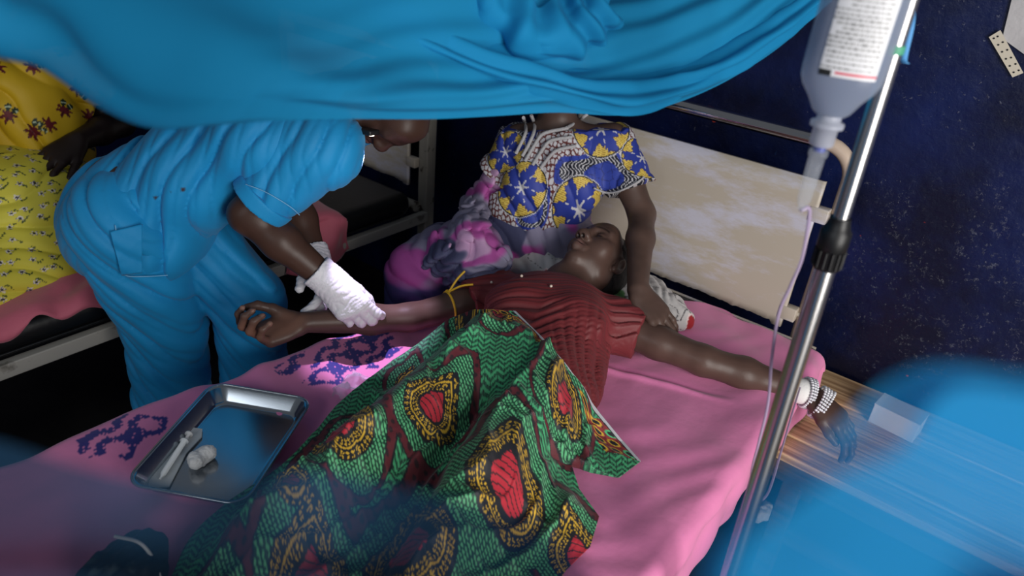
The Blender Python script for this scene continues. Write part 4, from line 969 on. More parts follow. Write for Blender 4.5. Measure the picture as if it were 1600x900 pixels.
    for px, py, r, rot in cen:
        c = Pz(px, py, .735); ca, cb = (c - o)[:2] @ e1[:2], (c - o)[:2] @ e2[:2]; xa, xb = a - ca, b - cb; xa, xb = xa * math.cos(rot) + xb * math.sin(rot), -xa * math.sin(rot) + xb * math.cos(rot)
        r = r * 1.14; th = np.arctan2(xa, xb); sh = 1.0 + .55 * np.clip(1 - np.abs(th) / .55, 0, 1) ** 1.3 - .12 * np.abs(np.sin(th)); dd = np.hypot(xa, xb) / (r * sh)
        s_ = dd < best; best = np.where(s_, dd, best); LA = np.where(s_, xa, LA); LB = np.where(s_, xb, LB); sz = np.where(s_, r, sz)
    C = np.zeros(X.shape + (3,)); K = np.array([12, 16, 24.]); GR = np.array([64, 158, 106.]); DG = np.array([16, 62, 46.]); RD = np.array([172, 32, 48.]); MR = np.array([88, 24, 34.]); YE = np.array([204, 162, 44.])
    # zigzag weave
    g = .0125; xs_, ys_ = a / g, b / g; tri = np.abs(np.mod(xs_, 2) - 1); ph = np.mod(ys_ + tri * .9, 1.); C[:] = np.where((ph < .56)[..., None], GR, DG * .7)
    sq = (np.mod(xs_ * 2, 1) < .25) | (np.mod((ys_ + tri * .9) * 4, 1) < .25); C[(ph >= .56) & ~sq] = (34, 96, 68); C[(ph < .07) | (np.mod(xs_, 1) < .07)] = K
    # dotted field close to each medallion
    dots = (best > 1.04) & (best < 1.62) & (LA * np.sign(LA.mean()) < 9); xr = a * .8 + b * .6; yr = -a * .6 + b * .8; gd = .0068
    dm = np.hypot(np.mod(xr / gd, 1) - .5, (np.mod(yr / gd + .5 * np.mod(np.floor(xr / gd), 2), 1) - .5) * .75) < .30
    C[dots] = np.where(dm[dots][:, None], np.array([92, 178, 122.]), np.array([12, 62, 44.]))
    # dark red leaf bands between the fields
    band = np.abs(best - 1.70 - .12 * np.sin(a * 40 + b * 22)) < .11 * (.4 + 1.2 * np.abs(np.sin(a * 17 + b * 9 + 1)))
    C[band] = MR; C[band & (np.hypot(np.mod(a / .018, 1) - .5, np.mod(b / .018, 1) - .5) < .24)] = (40, 14, 22); edge = np.abs(np.abs(best - 1.70 - .12 * np.sin(a * 40 + b * 22)) - .11 * (.4 + 1.2 * np.abs(np.sin(a * 17 + b * 9 + 1)))) < .022; C[edge] = K
    # medallions: navy ground, yellow scrolls, red heart with lines
    C[best < 1.06] = K
    th = np.arctan2(LA, LB); rr = best
    ku = th * sz * .8 / .0095; kv = (rr - .76) * sz / .0095
    fu = np.mod(ku, 1.) - .5; side_ = np.where(np.mod(np.floor(ku), 2) == 0, 1, -1)
    def curl(du, dv): q = np.hypot(du, dv); an = np.arctan2(dv, du); return np.abs(q - (.18 + .05 * an)) < .085
    scroll = (np.abs(kv) < .16) | curl(fu, kv - .75) | curl(-fu, kv + .75) | curl(fu, kv + 1.45) | curl(-fu, kv - 1.45)
    C[(rr > .52) & (rr < 1.0) & scroll] = YE
    red = rr < .43; C[red] = RD; ln = np.mod((LB + .25 * LA + 12 * LA * LA) / .0125, 1) < .20; C[red & ln & (np.abs(LA) < sz * .42)] = K
    # hem: red border with rings in two stretches, grey-white selvage along the free edge
    hs = U * Rlen; corner = np.interp(5 / (len(Rp) - 1.), np.linspace(0, 1, len(Rs)), Rs) * Rlen
    hem = (hs < corner + .002)
    bd = hem & (dr < .075) & ((hs < corner * .42) | (hs > corner * .74))
    C[bd] = (132, 36, 42); vor = np.abs(vnoise(np.stack([a, b, a * 0], -1), 190, 3)) < .06; C[bd & vor] = (52, 16, 20)
    hx = hs / .030; hy = dr / .030 + .5 * np.mod(np.floor(hx), 2); q = np.hypot(np.mod(hx, 1) - .5, np.mod(hy, 1) - .5); kind = np.mod(np.floor(hx) * 3 + np.floor(hy) * 5, 3)
    ring = bd & (q < .40); C[ring] = K; C[bd & (q < .40) & (q > .27)] = YE; C[bd & (q < .40) & (q > .25) & (kind == 0)] = (70, 178, 118)
    C[hem & (dr < .0115)] = K; C[hem & (dr < .0085)] = (172, 172, 178)
    tagm = hem & (dr > .0125) & (dr < .0215) & (hs > corner * .50) & (hs < corner * .66); C[tagm] = (206, 206, 206); C[tagm & (np.mod(hs / .006, 1) < .45) & (dr > .0145) & (dr < .0195)] = K
    return G, C
G, C = build_wrap()
M_wrap = mat('wax_print_cotton', attr=True, rough=.62, sheen=.15, bump=(60, .25, .004))
obj('wrap_skirt', grid_mesh(G, thick=.0018, cols=C, flip=True), M_wrap, pat, label='green wax print wrap with yellow and red medallions')

# ================================================================== prints and folds
def surf(V, px, py, tol=.008, dflt=1.8):
    d = ray(px, py); d = d / np.linalg.norm(d); r = V - CAM; t = r @ d; e = np.linalg.norm(r - t[:, None] * d, axis=1); c = e < tol
    return CAM + d * (t[c].min() if c.any() else dflt)
def cellnoise(u, v, seed=0):
    i = np.floor(u).astype(int); j = np.floor(v).astype(int); best = np.full(u.shape, 9.); sec = np.full(u.shape, 9.); bi = np.zeros(u.shape); dx = np.zeros(u.shape); dy = np.zeros(u.shape)
    for a in (-1, 0, 1):
        for b in (-1, 0, 1):
            ci, cj = i + a, j + b; h1 = _L[ci & 31, cj & 31, seed & 31]; h2 = _L[cj & 31, ci & 31, (seed + 9) & 31]
            px_, py_ = ci + .15 + .7 * h1, cj + .15 + .7 * h2; d = np.hypot(u - px_, v - py_); s_ = d < best; sec = np.where(s_, best, np.minimum(sec, d)); dx = np.where(s_, u - px_, dx); dy = np.where(s_, v - py_, dy); bi = np.where(s_, h1 * 7.7 + h2 * 3.1, bi); best = np.where(s_, d, best)
    return best, sec, bi, dx, dy
view_r = nrm(AX @ np.array([1, 0, 0.])); view_h = nrm(np.cross([0, 0, 1.], nrm(ray(800, 450) * [1, 1, 0])))
def facing_uv(V, px=800):
    d = nrm(ray(px, 300) * [1, 1, 0]); e1 = np.array([d[1], -d[0], 0]); e2 = nrm(np.array([0, 0, 1.]) * .8 + d * .6); return V @ e1, V @ e2

# ================================================================== nurse
nur = thing('person', 'nurse in bright blue scrubs bending over the patient\'s arm with white gloves', 'person', (-.92, -1.1, 0))
PC = Px(212, 312, -.95); BL = Px(312, 268, -.83); CH = Px(425, 205, -.69); UP = Px(500, 180, -.60)
tax = nrm(CH - PC); lat = nrm(np.cross(tax, [0, 0, 1.])); bk = np.cross(lat, tax); NB = np.stack([lat, bk, tax], 1)
if lat[1] > 0: lat = -lat
SR, ER, WRn = Pd(500, 228, 1.60), Pd(388, 335, 1.63), Pd(512, 437, 1.70)
SL, EL, WLn = Pd(545, 175, 1.86), Pd(452, 300, 1.90), Pd(494, 408, 1.86)
FA = Rel * .48 + Rwr * .52                                         # grip point on the patient's forearm
HdR = Pd(556, 488, 1.705) - WRn; HdL = Pd(512, 470, 1.80) - WLn
hR, hL = PC + lat * .085 - [0, 0, .02], PC - lat * .085 - [0, 0, .02]
kR, kL = Px(258, 505, -.93), Px(388, 470, -.80)
aR, aL = kR + np.array([-.02, -.01, -kR[2] + .10]), kL + np.array([-.03, .01, -kL[2] + .10])
NH = Pd(612, 158, 1.66); NR = basis([.22, -.12, -1.], [1., .12, .12])
fn = SDF(); NW = head(fn, NH, NR, 1.0)
fn.chain([NW(0, -.03, -.05), UP + (NH - UP) * .35, UP], [.055, .056, .07], .03)
fn.ell(CH, (.17, .11, .16), NB, .04); fn.ell(BL, (.15, .115, .15), NB, .04); fn.ell(PC, (.16, .12, .13), NB, .04)
fn.chain([SR, SR * .5 + ER * .5, ER, ER * .6 + WRn * .4, WRn], [.058, .050, .043, .044, .030], .02)
fn.chain([SL, SL * .5 + EL * .5, EL, EL * .6 + WLn * .4, WLn], [.058, .050, .043, .044, .030], .02)
fn.cap(CH, SR, .09, .06, .03); fn.cap(CH, SL, .09, .06, .03)
fn.chain([hR, kR, aR], [.085, .06, .042], .03); fn.chain([hL, kL, aL], [.085, .06, .042], .03)
for a in (aR, aL): fn.chain([a, a + [.06, 0, -.055], a + [.16, 0, -.07]], [.042, .036, .028], .02)
V, Q = body_mesh(fn, .0075, [(NH - .15, NH + .15, .003), around([ER, WRn], .06) + (.004,)])
C = skin_cols(V, (64, 44, 36), .12, 6); face_cols(C, V, NW, NR, 1., (92, 58, 54)); blob(C, V, ER + nrm(ER - CH) * .03, .03, (104, 76, 64), .9)
obj('body', quad_mesh(V, Q, C), M_skinN, nur)
fh = SDF(); fh.ell(NW(0, -.022, .032), np.array([.0775, .095, .0885]), NR, .02); fh.clip(NW(0, .035, .06), NR @ nrm([0, 1., .3])); fh.clip(NW(0, -.03, -.05), NR @ nrm([0, .3, -1.])); V, Q = fh.mesh(.004); obj('hair', quad_mesh(V, Q), M_hair, nur)

M_scrub = mat('blue_scrub_cotton', attr=True, rough=.68, sheen=.08, bump=(90, .25, .002))
BLUE = np.array([2, 132, 188.])
def scrub_cols(V, seed=1): C = np.tile(BLUE, (len(V), 1)); return C * (1 + .10 * fbm(V, 9, seed, 3))[:, None]
def ridge(ph, p=1.): return (1 - np.abs(np.sin(ph))) ** p
# tunic
ft = SDF(); ft.ell(CH, (.185, .125, .17), NB, .05); ft.ell(BL, (.168, .140, .17), NB, .06); ft.ell(PC + tax * .0 - [0, 0, .03], (.172, .150, .17), NB, .06)
ft.cap(CH, SR, .10, .075, .04); ft.cap(CH, SL, .10, .075, .04); ft.cap(UP, NW(0, -.03, -.06), .085, .064, .03)
sR = SR * .36 + ER * .64; sL = SL * .36 + EL * .64
sR = SR * .19 + ER * .81; sL = SL * .3 + EL * .7
_h = Px(195, 434, -.95); hemn = nrm(np.cross(Px(355, 384, -.80) - _h, lat)); hemn = hemn if hemn[2] < 0 else -hemn
ft.ell(PC - [0, 0, .09], (.178, .165, .13), None, .06); ft.clip(_h, hemn); 
def nfold(p):
    t = (p - PC) @ tax; l = (p - PC) @ lat; b = (p - PC) @ bk
    f_ = .011 * ridge(t * 30 - b * 34 + l * 10 + 5 * fbm(p, 3.5, 2, 2), 1.8) * (.35 + 1.3 * np.clip(vnoise(p, 5, 22) + .5, 0, 1)) + .0035 * ridge(t * 62 - b * 70 + 6 * fbm(p, 5, 4, 2), 2) + .012 * fbm(p, 4, 6, 1)
    return f_ - .004
ft.disp = nfold
V, Q = ft.mesh(.0045)
def sleeve(S, E_, r0, r1):
    g = SDF(); g.chain([S + (CH - S) * .35, S, E_], [.10, r0, r1], .04); g.clip(E_, E_ - S, .12); g.disp = lambda p: nfold(p) * .8; return g.mesh(.0045)
V, Q = join_vq([(V, Q), sleeve(SR, sR, .090, .070), sleeve(SL, sL, .084, .072)])
C = scrub_cols(V)
for a, b, r in [(244, 310, .007), (267, 302, .0035), (286, 297, .006), (253, 392, .004), (143, 239, .005), (280, 289, .003)]: blob(C, V, surf(V, a, b), r, (48, 22, 30), .35)
tun = obj('scrub_top', quad_mesh(V, Q, C), M_scrub, nur, label='bright blue short-sleeved scrub top with small dark stains')
VT = V
def patch(Vs, poly, off=.004, n=26, thick=.002, m=None, name='pocket', parent=None):
    q = [np.array(p, float) for p in poly]; u = np.linspace(0, 1, n); G = np.zeros((n, n, 3))
    for i, a in enumerate(u):
        for j, b in enumerate(u):
            px, py = (q[0] * (1 - a) + q[1] * a) * (1 - b) + (q[3] * (1 - a) + q[2] * a) * b; G[i, j] = surf(Vs, px, py, .012)
    for _ in range(3): G[1:-1, 1:-1] = (G[1:-1, 1:-1] * 2 + G[:-2, 1:-1] + G[2:, 1:-1] + G[1:-1, :-2] + G[1:-1, 2:]) / 6
    d = CAM - G; G += d / np.linalg.norm(d, axis=-1, keepdims=True) * off
    C = np.tile(BLUE, (n * n, 1)); return obj(name, grid_mesh(G, thick=thick, cols=C, flip=False), m or M_scrub, parent)
def seam(Vs, pts, r=.0011, off=.004, col=(120, 176, 212), name='stitching', parent=None):
    P = []
    for a, b in smooth_path(np.array(pts, float), 30):
        p = surf(Vs, a, b, .010); P.append(p + nrm(CAM - p) * off)
    P = np.array(P); 
    for _ in range(4): P[1:-1] = (P[:-2] + 2 * P[1:-1] + P[2:]) / 4
    k = 'stitch%d' % col[0]
    return obj(name, tube(P, r, 6), bpy.data.materials.get(k) or mat(k, col, rough=.8), parent)
# sleeve cuff
cuff = SDF(); c0 = SR * .22 + ER * .78; cdv = nrm(ER - SR); cuff.chain([c0 - cdv * .012, c0 + cdv * .014], [.0745, .0735], .01); cuff.clip(c0 + cdv * .015, cdv); cuff.clip(c0 - cdv * .014, -cdv); cuff.disp = lambda p: .010 * fbm(p, 9, 3, 2)
V, Q = cuff.mesh(.004); obj('sleeve_cuff', quad_mesh(V, Q, scrub_cols(V)), M_scrub, tun)
# trousers
fr = SDF(); fr.ell(PC - [0, 0, .05], (.160, .130, .15), NB, .05)
fr.chain([hR, hR * .5 + kR * .5, kR, kR * .5 + aR * .5, aR], [.122, .116, .102, .098, .098], .015); fr.chain([hL, hL * .5 + kL * .5, kL, kL * .5 + aL * .5, aL], [.112, .104, .095, .090, .090], .015)
fr.clip([0, 0, .06], [0, 0, -1])
def tfold(p): return .012 * ridge(p[:, 2] * 26 + p[:, 0] * 30 + p[:, 1] * 22 + 4 * fbm(p, 3, 8, 2), 1.8) + .010 * fbm(p, 4, 3, 1) + .005 * ridge(p[:, 2] * 50 + p[:, 0] * 40 + p[:, 1] * 40 + 5 * fbm(p, 4, 12, 2), 2) - .006
fr.disp = tfold
V, Q = fr.mesh(.0055); C = scrub_cols(V, 3); trs = obj('scrub_trousers', quad_mesh(V, Q, C), M_scrub, nur, label='baggy bright blue scrub trousers')
VB = np.concatenate([VT, V])
patch(VB, [(172, 362), (222, 350), (222, 426), (190, 430)], .006, name='side_flap', parent=tun)
seam(VB, [(180, 352), (186, 390), (190, 428), (225, 432), (262, 430)], parent=tun); seam(VB, [(384, 288), (415, 300), (452, 322), (468, 336)], .0009, .003, parent=tun)
tie = [Px(128, 365, -1.0), Px(134, 385, -1.0), Px(139, 408, -.99)]
obj('waist_string', tube(smooth_path(tie, 14), .0025, 6), mat('cream_string', (196, 182, 150), rough=.8), trs)
# gloves
M_glove = mat('latex_glove', (196, 194, 200), rough=.5, bump=(70, .6, .004))
def glove(w, arm, hd, n, right, curls, thumb, tc):
    g = SDF(); hand(g, w, hd, n, right, curls, 1.08, .05, thumb, tc, 1.06, .0022); ad_ = nrm(w - arm)
    g.chain([w - ad_ * .035, w - ad_ * .01, w + nrm(hd) * .03], [.042, .037, .032], .02); g.clip(w - ad_ * .037, -ad_)
    g.disp = lambda p: .0022 * ridge((p - w) @ ad_ * 260 + 8 * fbm(p, 25, 3, 2), 2) + .0018 * fbm(p, 40, 5, 2)
    V, Q = g.mesh(.0026); return obj('glove', quad_mesh(V, Q), M_glove, nur, label='white latex glove')
glove(WRn, ER, HdR, nrm(FA - WRn) * .3 + np.array([.1, .55, -.6]), True, [(.45, .75, .5), (.55, .85, .5), (.65, .9, .5), (.7, .9, .5)], (.9, .25, .5), (.2, .3))
glove(WLn, EL, HdL, np.array([.1, -.7, -.4]), False, [(.4, .5, .3)] * 4, (.65, .5, .4), (.2, .3))
# phone torch tucked under the chin
PH = Pd(573, 205, 1.60); tgt = FA + np.array([.03, .03, -.05]); ldir = nrm(tgt - PH)
ph = thing('mobile_phone', 'dark phone under the nurse\'s face with its torch light switched on', 'phone', PH)
pa, pb, _ = frame3(ldir); RP = np.stack([pa, pb, ldir], 1)
obj('phone_body', box(PH, (.030, .055, .012), RP, bev=.003), M_black, ph)
ml = bpy.data.materials.new('torch_lens'); ml.use_nodes = True; b = ml.node_tree.nodes['Principled BSDF']; b.inputs['Emission Color'].default_value = (1, .86, .7, 1); b.inputs['Emission Strength'].default_value = 6
lens = PH + ldir * .0065 + pb * .016; obj('torch_lens', lathe([(.001, 0), (.006, 0), (.0055, .002), (.001, .0025)], lens, ldir, 14), ml, ph, label='small lit torch lens')
sl = bpy.data.lights.new('phone_torch', 'SPOT'); sl.energy = 20; sl.color = (.80, .68, 1.0); sl.spot_size = math.radians(46); sl.spot_blend = .6; sl.shadow_soft_size = .006
so = bpy.data.objects.new('phone_torch', sl); COL.objects.link(so); so.location = tuple(lens + ldir * .006); so.rotation_euler = Vector(ldir).to_track_quat('-Z', 'Y').to_euler()

# ================================================================== carer
car = thing('person', 'carer in blue and yellow printed blouse sitting at the patient\'s head', 'person', (-.4, -.12, MZ))
cS = np.array([0, -.06, 0.])
CN = Py(870, 196, -.16); CC = Py(872, 262, -.17); CB = Py(838, 340, -.20); CP = Py(835, 375, -.18); CP[2] = max(CP[2], .70)
cRs, cLs = Py(812, 222, -.22), Py(956, 222, -.10)
cLe, cLw = Py(1003, 335, -.13), Pz(996, 452, .785); cLh = Pz(1052, 522, .715) - cLw
cRe, cRw = Py(752, 312, -.26), Py(745, 385, -.40)
CHd = CN + np.array([.02, -.06, .20]); CR = basis([.25, -.75, -.45], [.05, -.3, 1.])
clat = nrm(cLs - cRs); cup = nrm(CN - CP); cup = nrm(cup - clat * (cup @ clat)); cfw = np.cross(clat, cup); CBs = np.stack([clat, cfw, cup], 1)
fc = SDF(); CW = head(fc, CHd, CR, 1.0, closed=False)
fc.chain([CW(0, -.02, -.06), CN, CC], [.052, .052, .075], .03)
fc.ell(CC, (.14, .095, .13), CBs, .04); fc.ell(CB, (.13, .10, .13), CBs, .04); fc.ell(CP, (.16, .12, .10), CBs, .04); fc.cap(cRs, cLs, .05, .05, .04)
fc.chain([cLs, cLs * .5 + cLe * .5, cLe, cLe * .65 + cLw * .35, cLw], [.052, .045, .037, .038, .027], .02)
fc.chain([cRs, cRe, cRw], [.050, .038, .027], .02)
tC = hand(fc, cLw, cLh, [.1, .15, -1], False, [(.12, .30, .25), (.15, .3, .25), (.2, .35, .25), (.25, .4, .3)], 1.05, .13, (.75, .55, .35), (.15, .2))
hand(fc, cRw, np.array([.1, -.1, -.03]), [0, 0, -1], True, [(.4, .5, .3)] * 4, 1.0)
cKR, cKL = Pz(655, 432, .665), Pz(695, 402, .66); cKL = cKL + np.array([.0, .0, 0])
cHR, cHL = CP - clat * .085 - cup * .02, CP + clat * .06 - cup * .02 + np.array([0, .04, 0])
for h_, k_ in ((cHR, cKR), (cHL, cKL)):
    an = np.array([k_[0] - .03, k_[1] - .02, .09]); fc.chain([h_, k_, an], [.078, .056, .038], .03); fc.chain([an, an + [-.03, -.05, -.05], an + [-.06, -.13, -.06]], [.036, .032, .026], .02)
V, Q = body_mesh(fc, .0075, [around([cLw, cLw + cLh * 1.15], .06) + (.0026,), (CHd - .15, CHd + .15, .004)])
C = skin_cols(V, (78, 60, 53), .22, 9); face_cols(C, V, CW, CR, 1., (96, 66, 62))
for tp2, td_, tn in tC: blob(C, V, tp2 + td_ * .002, .0085, (148, 116, 104), .4)
obj('body', quad_mesh(V, Q, C), M_skinC, car)
fh = SDF(); fh.ell(CW(0, -.022, .032), np.array([.0775, .095, .0885]), CR, .02); fh.clip(CW(0, .035, .06), CR @ nrm([0, 1., .3])); V, Q = fh.mesh(.005); obj('hair', quad_mesh(V, Q), M_hair, car)
# blouse
fk = SDF(); fk.ell(CC, (.158, .118, .145), CBs, .05); fk.ell(CB + cup * .03, (.155, .125, .13), CBs, .06); fk.cap(cRs, cLs, .062, .062, .05)
for q in (-1, 1): fk.ell(CC + clat * q * .07 + cfw * .075 - cup * .03, (.07, .055, .07), CBs, .04)
lse = cLs * .30 + cLe * .70; rse = cRs * .45 + cRe * .55
fk.chain([cLs, lse], [.062, .068], .03); fk.chain([cRs, rse], [.060, .062], .03)
fk.clip(Py(850, 352, -.25), nrm(-cup + .1 * clat)); fk.clip(cLs * .36 + cLe * .64, cLe - cLs, .11); fk.clip(cRs * .5 + cRe * .5, cRe - cRs, .10); fk.clip(CN + cup * .0, cup)
fk.ell(Py(868, 182, -.27), (.060, .10, .058), CBs, .01, True)
fk.disp = lambda p: .008 * ridge((p - CC) @ clat * 42 + (p - CC) @ cup * 14 + 6 * fbm(p, 6, 4, 2), 1.6) + .014 * fbm(p, 8, 7, 2) - .005
V, Q = fk.mesh(.0028)
u, v = facing_uv(V, 880)
def blouse_print(u, v, V):
    C = np.tile(np.array([40, 58, 146.]), (len(u), 1)); YE = np.array([206, 180, 84.]); WH = np.array([188, 186, 190.]); MR = np.array([92, 42, 40.]); NV = np.array([28, 38, 106.]); K = np.array([18, 20, 34.])
    f1, f2, _, _, _ = cellnoise(u / .024, v / .024, 3); C[(f2 - f1) < .07] = (28, 40, 110)                # scale pattern on blue
    ctr = [(940, 200, .078), (905, 325, .075), (815, 292, .070), (1005, 245, .06), (790, 235, .055)]
    n = vnoise(np.stack([u, v, u * 0], -1), 10, 5); cr = n > -.06
    g1, g2, _, _, _ = cellnoise(u / .0125, v / .0165, 11); C[cr] = np.where(((g2 - g1) > .24)[cr][:, None], WH, MR)
    wl = (np.abs(n + .13) < .035); hz = np.abs(np.sin(u * 300 + 2.5 * np.sin(v * 150))) < .45; C[wl] = K; C[wl & hz] = WH
    for px, py, R in ctr:
        p = surf(V, px, py, .01, 2.1); d = nrm(ray(880, 300) * [1, 1, 0]); e1 = np.array([d[1], -d[0], 0]); e2 = nrm(np.array([0, 0, 1.]) * .8 + d * .6); a = u - p @ e1; b = v - p @ e2; r = np.hypot(a, b) / R; th = np.arctan2(b, a)
        m = r < 1.08; C[m] = WH; C[(r < 1.05)] = K; C[r < 1.0] = YE; st_ = np.mod((a * .3 + b) / .0052, 1) < .35; C[(r < 1.0) & st_] = (150, 116, 40)
        crown = .80 + .17 * np.sign(np.sin(th * 6 + 1)) * (np.abs(np.sin(th * 6 + 1)) > .25) + .06 * np.sin(th * 13); C[r < crown] = NV; C[r < crown - .05] = (38, 54, 140)
        star = (r < .30) & (np.abs(np.sin(th * 3)) < .10 / np.maximum(r, .1)); C[star] = WH; dsh = (np.abs(r - .5) < .08) & (np.abs(np.sin(th * 3 + .6)) < .14); C[dsh] = WH
    return C
C = blouse_print(u, v, V)
M_cb = mat('printed_blouse_cotton', attr=True, rough=.62, bump=(120, .2, .002))
cb = obj('blouse', quad_mesh(V, Q, C), M_cb, car, label='blue, yellow and maroon wax print blouse with silver braid neck')
M_braid = mat('silver_braid', (170, 168, 170), rough=.5, bump=(350, .9, .004))
def on_cloth(pts, off=.003, n=26, t=2.1):
    P = []
    for a, b in smooth_path(np.array(pts, float), n):
        p = surf(V, a, b, .009, t); P.append(p + nrm(CAM - p) * off)
    P = np.array(P)
    for _ in range(5): P[1:-1] = (P[:-2] + 2 * P[1:-1] + P[2:]) / 4
    return P
for pts in ([(820, 252), (838, 222), (850, 208), (888, 200)], [(832, 258), (850, 230), (862, 219), (894, 214)], [(845, 262), (860, 243), (872, 234), (900, 228)], [(830, 180), (836, 200), (826, 226), (816, 244)], [(818, 184), (822, 205), (812, 228), (806, 240)], [(885, 200), (902, 190), (918, 178)]):
    obj('braid_trim', tube(on_cloth(pts), .0052, 8), M_braid, cb)
lc = cLs * .37 + cLe * .63; ld = nrm(cLe - cLs); P = ring_pts(lc, ld, .080, 40)
obj('sleeve_edging', tube(on_cloth([(928, 294), (950, 302), (975, 296), (1000, 282), (1006, 276)], .002), .003, 8), M_braid, cb)
# skirt
fs = SDF(); fs.ell(CP + cup * .03, (.178, .145, .13), CBs, .05); fs.ell(CB - cup * .02, (.155, .125, .09), CBs, .05)
for h_, k_ in ((cHR, cKR), (cHL, cKL)):
    an = np.array([k_[0] - .03, k_[1] - .02, .16]); fs.chain([h_, h_ * .45 + k_ * .55, k_], [.105, .100, .086], .06); fs.chain([k_, an], [.086, .10], .05)
fs.cap(cHR * .5 + cHL * .5, cKR * .5 + cKL * .5, .085, .08, .06)
fs.disp = lambda p: .010 * ridge(p[:, 0] * 22 + p[:, 1] * 30 + p[:, 2] * 26 + 6 * fbm(p, 5, 4, 2), 1.6) + .012 * fbm(p, 8, 9, 2) - .005
V, Q = fs.mesh(.004)
def tie_dye(V, seed=0, grey=.0):
    C = np.tile(np.array([128, 122, 146.]), (len(V), 1)); n = fbm(V, 5, 3 + seed, 3); n2 = fbm(V, 6, 17 + seed, 3)
    t = smoothstep(-.03, .10, n)[:, None]; C = C * (1 - t) + np.array([158, 62, 138.]) * t; t = smoothstep(.20, .26, n)[:, None]; C = C * (1 - t) + np.array([180, 138, 176.]) * t
    t = smoothstep(.17, .23, n2)[:, None]; C = C * (1 - t) + np.array([56, 58, 90.]) * t; return C
C = tie_dye(V); d = np.linalg.norm((V - Px(640, 458, cKR[0])) * [1, 1, 1.2], axis=1); navy = smoothstep(.15, .12, d + .03 * fbm(V, 14, 5, 2))[:, None] * smoothstep(.690, .660, V[:, 2] - .05 * fbm(V, 9, 2, 2))[:, None]; C = C * (1 - navy) + np.array([46, 48, 92.]) * navy
kn_ = smoothstep(.20, .12, np.linalg.norm((V - cKR - [.03, 0, .06]) * [1, 1, 1.3], axis=1)) * smoothstep(-.08, .10, fbm(V, 9, 44, 2)); kn_ = (kn_ * (1 - navy[:, 0]))[:, None]; C = C * (1 - kn_) + np.array([146, 62, 130.]) * kn_
obj('skirt', quad_mesh(V, Q, C), mat('tie_dye_cotton', attr=True, rough=.75, bump=(80, .3, .003)), car, label='purple, pink and navy dyed wrap skirt')
# shawl bundled on the lap
fw = SDF(); rs = np.random.RandomState(12)
for a, b, z, r in [(720, 395, .78, .062), (700, 380, .77, .05), (745, 380, .80, .06), (735, 418, .76, .05), (690, 410, .74, .045), (765, 405, .78, .05), (715, 425, .73, .045)]: fw.ell(Pz(a, b, z), np.array([r, r, r * .8]) * (1 + .2 * rs.rand(3)), None, .03)
fw.chain([Pz(735, 370, .82), Py(742, 325, -.30), Py(782, 272, -.26), Py(790, 245, -.22)], [.05, .042, .04, .03], .03)
fw.disp = lambda p: .016 * ridge(p[:, 0] * 34 + p[:, 1] * 40 - p[:, 2] * 46 + 9 * fbm(p, 8, 3, 2), 1.2) + .010 * ridge(p[:, 2] * 80 + p[:, 0] * 40 + 8 * fbm(p, 10, 7, 2), 1.5) + .018 * fbm(p, 13, 2, 2) - .010
V, Q = fw.mesh(.0034); C = tie_dye(V, 40) * .9 + 14
obj('shawl', quad_mesh(V, Q, C), bpy.data.materials['tie_dye_cotton'], car, label='grey and pink dyed shawl bundled on the lap')

# ================================================================== woman on the far bed
wom = thing('person', 'woman in yellow flowered clothes sitting on the far bed, hand on hip', 'person', (-1.6, -1.15, .6))
wP = Px(40, 345, -1.56); wT = Px(40, 170, -1.66); wN = Px(30, 60, -1.68); wHd = Px(30, -20, -1.64)
wS, wE, wW = Px(108, 118, -1.63), Px(188, 192, -1.60), Px(122, 220, -1.46); wHdv = Px(52, 268, -1.40) - wW
wS2 = Px(-60, 130, -1.60); wE2 = Px(-110, 220, -1.5)
WR_ = basis([.6, -.7, -.1], [0, 0, 1.]); fw_ = SDF(); WW = head(fw_, wHd, WR_, 1.0, closed=False)
fw_.chain([WW(0, -.02, -.06), wN, wT], [.052, .055, .08], .03); fw_.ell(wT, (.14, .11, .14), None, .04); fw_.ell(wP, (.17, .15, .14), None, .05); fw_.cap(wS, wS2, .055, .055, .04); fw_.cap(wT, wP, .11, .12, .05)
fw_.chain([wS, wE, wE * .5 + wW * .5, wW], [.052, .042, .040, .029], .02); fw_.chain([wS2, wE2, wE2 + [.05, -.1, -.15]], [.052, .042, .03], .02)
tF = hand(fw_, wW, wHdv, nrm(np.cross(wHdv, [.6, .8, 0])) * -.2 + np.array([-.55, .55, -.6]), True, [(.15, .2, .15), (.15, .2, .15), (.18, .22, .15), (.2, .25, .15)], 1.08, .10, (.8, .45, .1), (.1, .15))
wK, wK2 = Px(-50, 440, -1.36), Px(-120, 380, -1.6); fw_.chain([wP, wK], [.09, .06], .03); fw_.chain([wP, wK2], [.09, .06], .03)
for k_ in (wK, wK2): fw_.chain([k_, k_ + [.05, -.35, -.02]], [.06, .04], .03)
V, Q = body_mesh(fw_, .008, [around([wW, wW + wHdv * 1.2], .05) + (.003,)])
C = skin_cols(V, (40, 30, 27), .15, 2)
for tp2, td_, tn in tF: blob(C, V, tp2, .008, (92, 70, 62), .4)
obj('body', quad_mesh(V, Q, C), M_skinF, wom)
fh = SDF(); fh.ell(WW(0, -.022, .032), np.array([.0775, .095, .0885]), WR_, .02); fh.clip(WW(0, .035, .06), WR_ @ nrm([0, 1., .3])); V, Q = fh.mesh(.006); obj('hair', quad_mesh(V, Q), M_hair, wom)
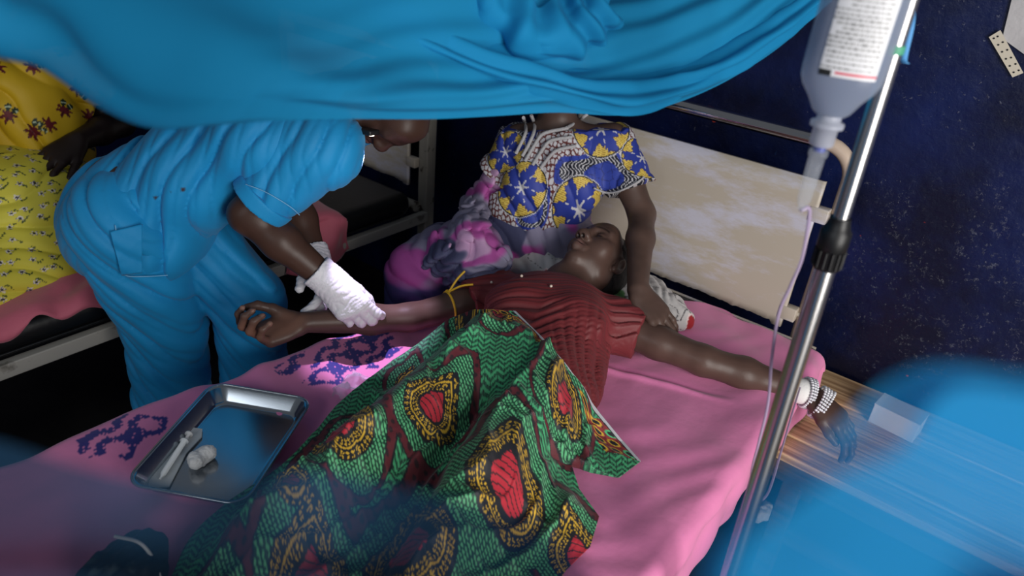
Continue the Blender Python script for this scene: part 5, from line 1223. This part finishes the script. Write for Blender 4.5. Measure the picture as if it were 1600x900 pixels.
# top with dark red flowers
fy = SDF(); fy.ell(wT - [0, 0, .02], (.175, .145, .185), None, .05); fy.cap(wS, wS2, .07, .07, .05); fy.chain([wS, wS * .45 + wE * .55], [.072, .078], .03); fy.chain([wS2, wE2], [.07, .07], .03); fy.ell(wT - [0, 0, .13], (.17, .15, .12), None, .05)
fy.clip(wS * .48 + wE * .52, wE - wS, .11); fy.clip(wT - [0, 0, .215], [0, 0, -1]); fy.clip(wN + [0, 0, .0], [0, 0, 1])
fy.disp = lambda p: .014 * ridge(p[:, 2] * 26 + p[:, 0] * 20 + p[:, 1] * 10 + 6 * fbm(p, 5, 5, 2), 1.5) + .012 * fbm(p, 9, 3, 2) - .006
V, Q = fy.mesh(.0042); u, v = facing_uv(V, 60); C = np.tile(np.array([190, 156, 22.]), (len(V), 1))
f1, f2, bi, dx, dy = cellnoise(u / .085, v / .085, 5); an = bi * 6.; ra = dx * np.cos(an) + dy * np.sin(an); rb = -dx * np.sin(an) + dy * np.cos(an)
th = np.arctan2(rb, ra - .02); q = np.hypot(ra - .05, rb); pet = (q < .26 * (.72 + .28 * np.cos(th * 7))) & (ra > -.10); C[pet] = (92, 16, 24); C[pet & (np.abs(np.sin(th * 3.5)) < .16)] = (44, 8, 14)
for sgn in (-1, 1): 
    lf = np.hypot((ra + .20) / .12, (rb - sgn * .10) / .085) < 1; C[lf] = (16, 40, 24); C[lf & (np.abs(ra + .20 - sgn * (rb - sgn * .1) * .6) < .018)] = (176, 190, 160)
obj('top', quad_mesh(V, Q, C), mat('yellow_flower_print', attr=True, rough=.6, bump=(100, .2, .002)), wom, label='deep yellow top printed with dark red flowers')
# skirt with small white flowers
fz = SDF(); fz.ell(Px(38, 325, -1.52), (.22, .215, .19), None, .06); fz.ell(Px(80, 372, -1.46), (.15, .17, .14), None, .06); fz.chain([wP, wK], [.19, .14], .06); fz.chain([wP, wK2], [.18, .13], .06); fz.ell(Px(20, 405, -1.44), (.20, .20, .11), None, .06); fz.clip([0, 0, .618], [0, 0, -1])
fz.disp = lambda p: .010 * ridge(p[:, 2] * 40 + p[:, 1] * 12 + 6 * fbm(p, 4, 5, 2), 1.8) + .014 * fbm(p, 7, 3, 2) - .005
V, Q = fz.mesh(.0034); u, v = facing_uv(V, 60); C = np.tile(np.array([196, 186, 62.]), (len(V), 1)); C *= (1 + .06 * fbm(V, 12, 2, 2))[:, None]
f1, f2, bi, dx, dy = cellnoise(u / .042, v / .034, 8); th = np.arctan2(dy, dx) + bi; q = np.hypot(dx, dy); pe = q < .235 * (.7 + .3 * np.cos(th * 5))
stem = (np.abs(dy - .25 * np.sin(dx * 6 + bi * 5)) < .035) & (q > .2) & (q < .55) & (dx > 0); lfm = (np.abs(np.mod(dx * 7, 1) - .5) < .28) & (np.abs(np.abs(dy - .25 * np.sin(dx * 6 + bi * 5)) - .06) < .04) & (q > .25) & (q < .55) & (dx > 0)
C[stem | lfm] = (58, 74, 34); C[pe] = (206, 200, 196); C[pe & (np.abs(q - .19) < .03)] = (120, 116, 116); C[q < .095] = (44, 40, 52)
obj('skirt', quad_mesh(V, Q, C), mat('lemon_flower_print', attr=True, rough=.6, bump=(100, .2, .002)), wom, label='lemon yellow skirt printed with small white flowers')
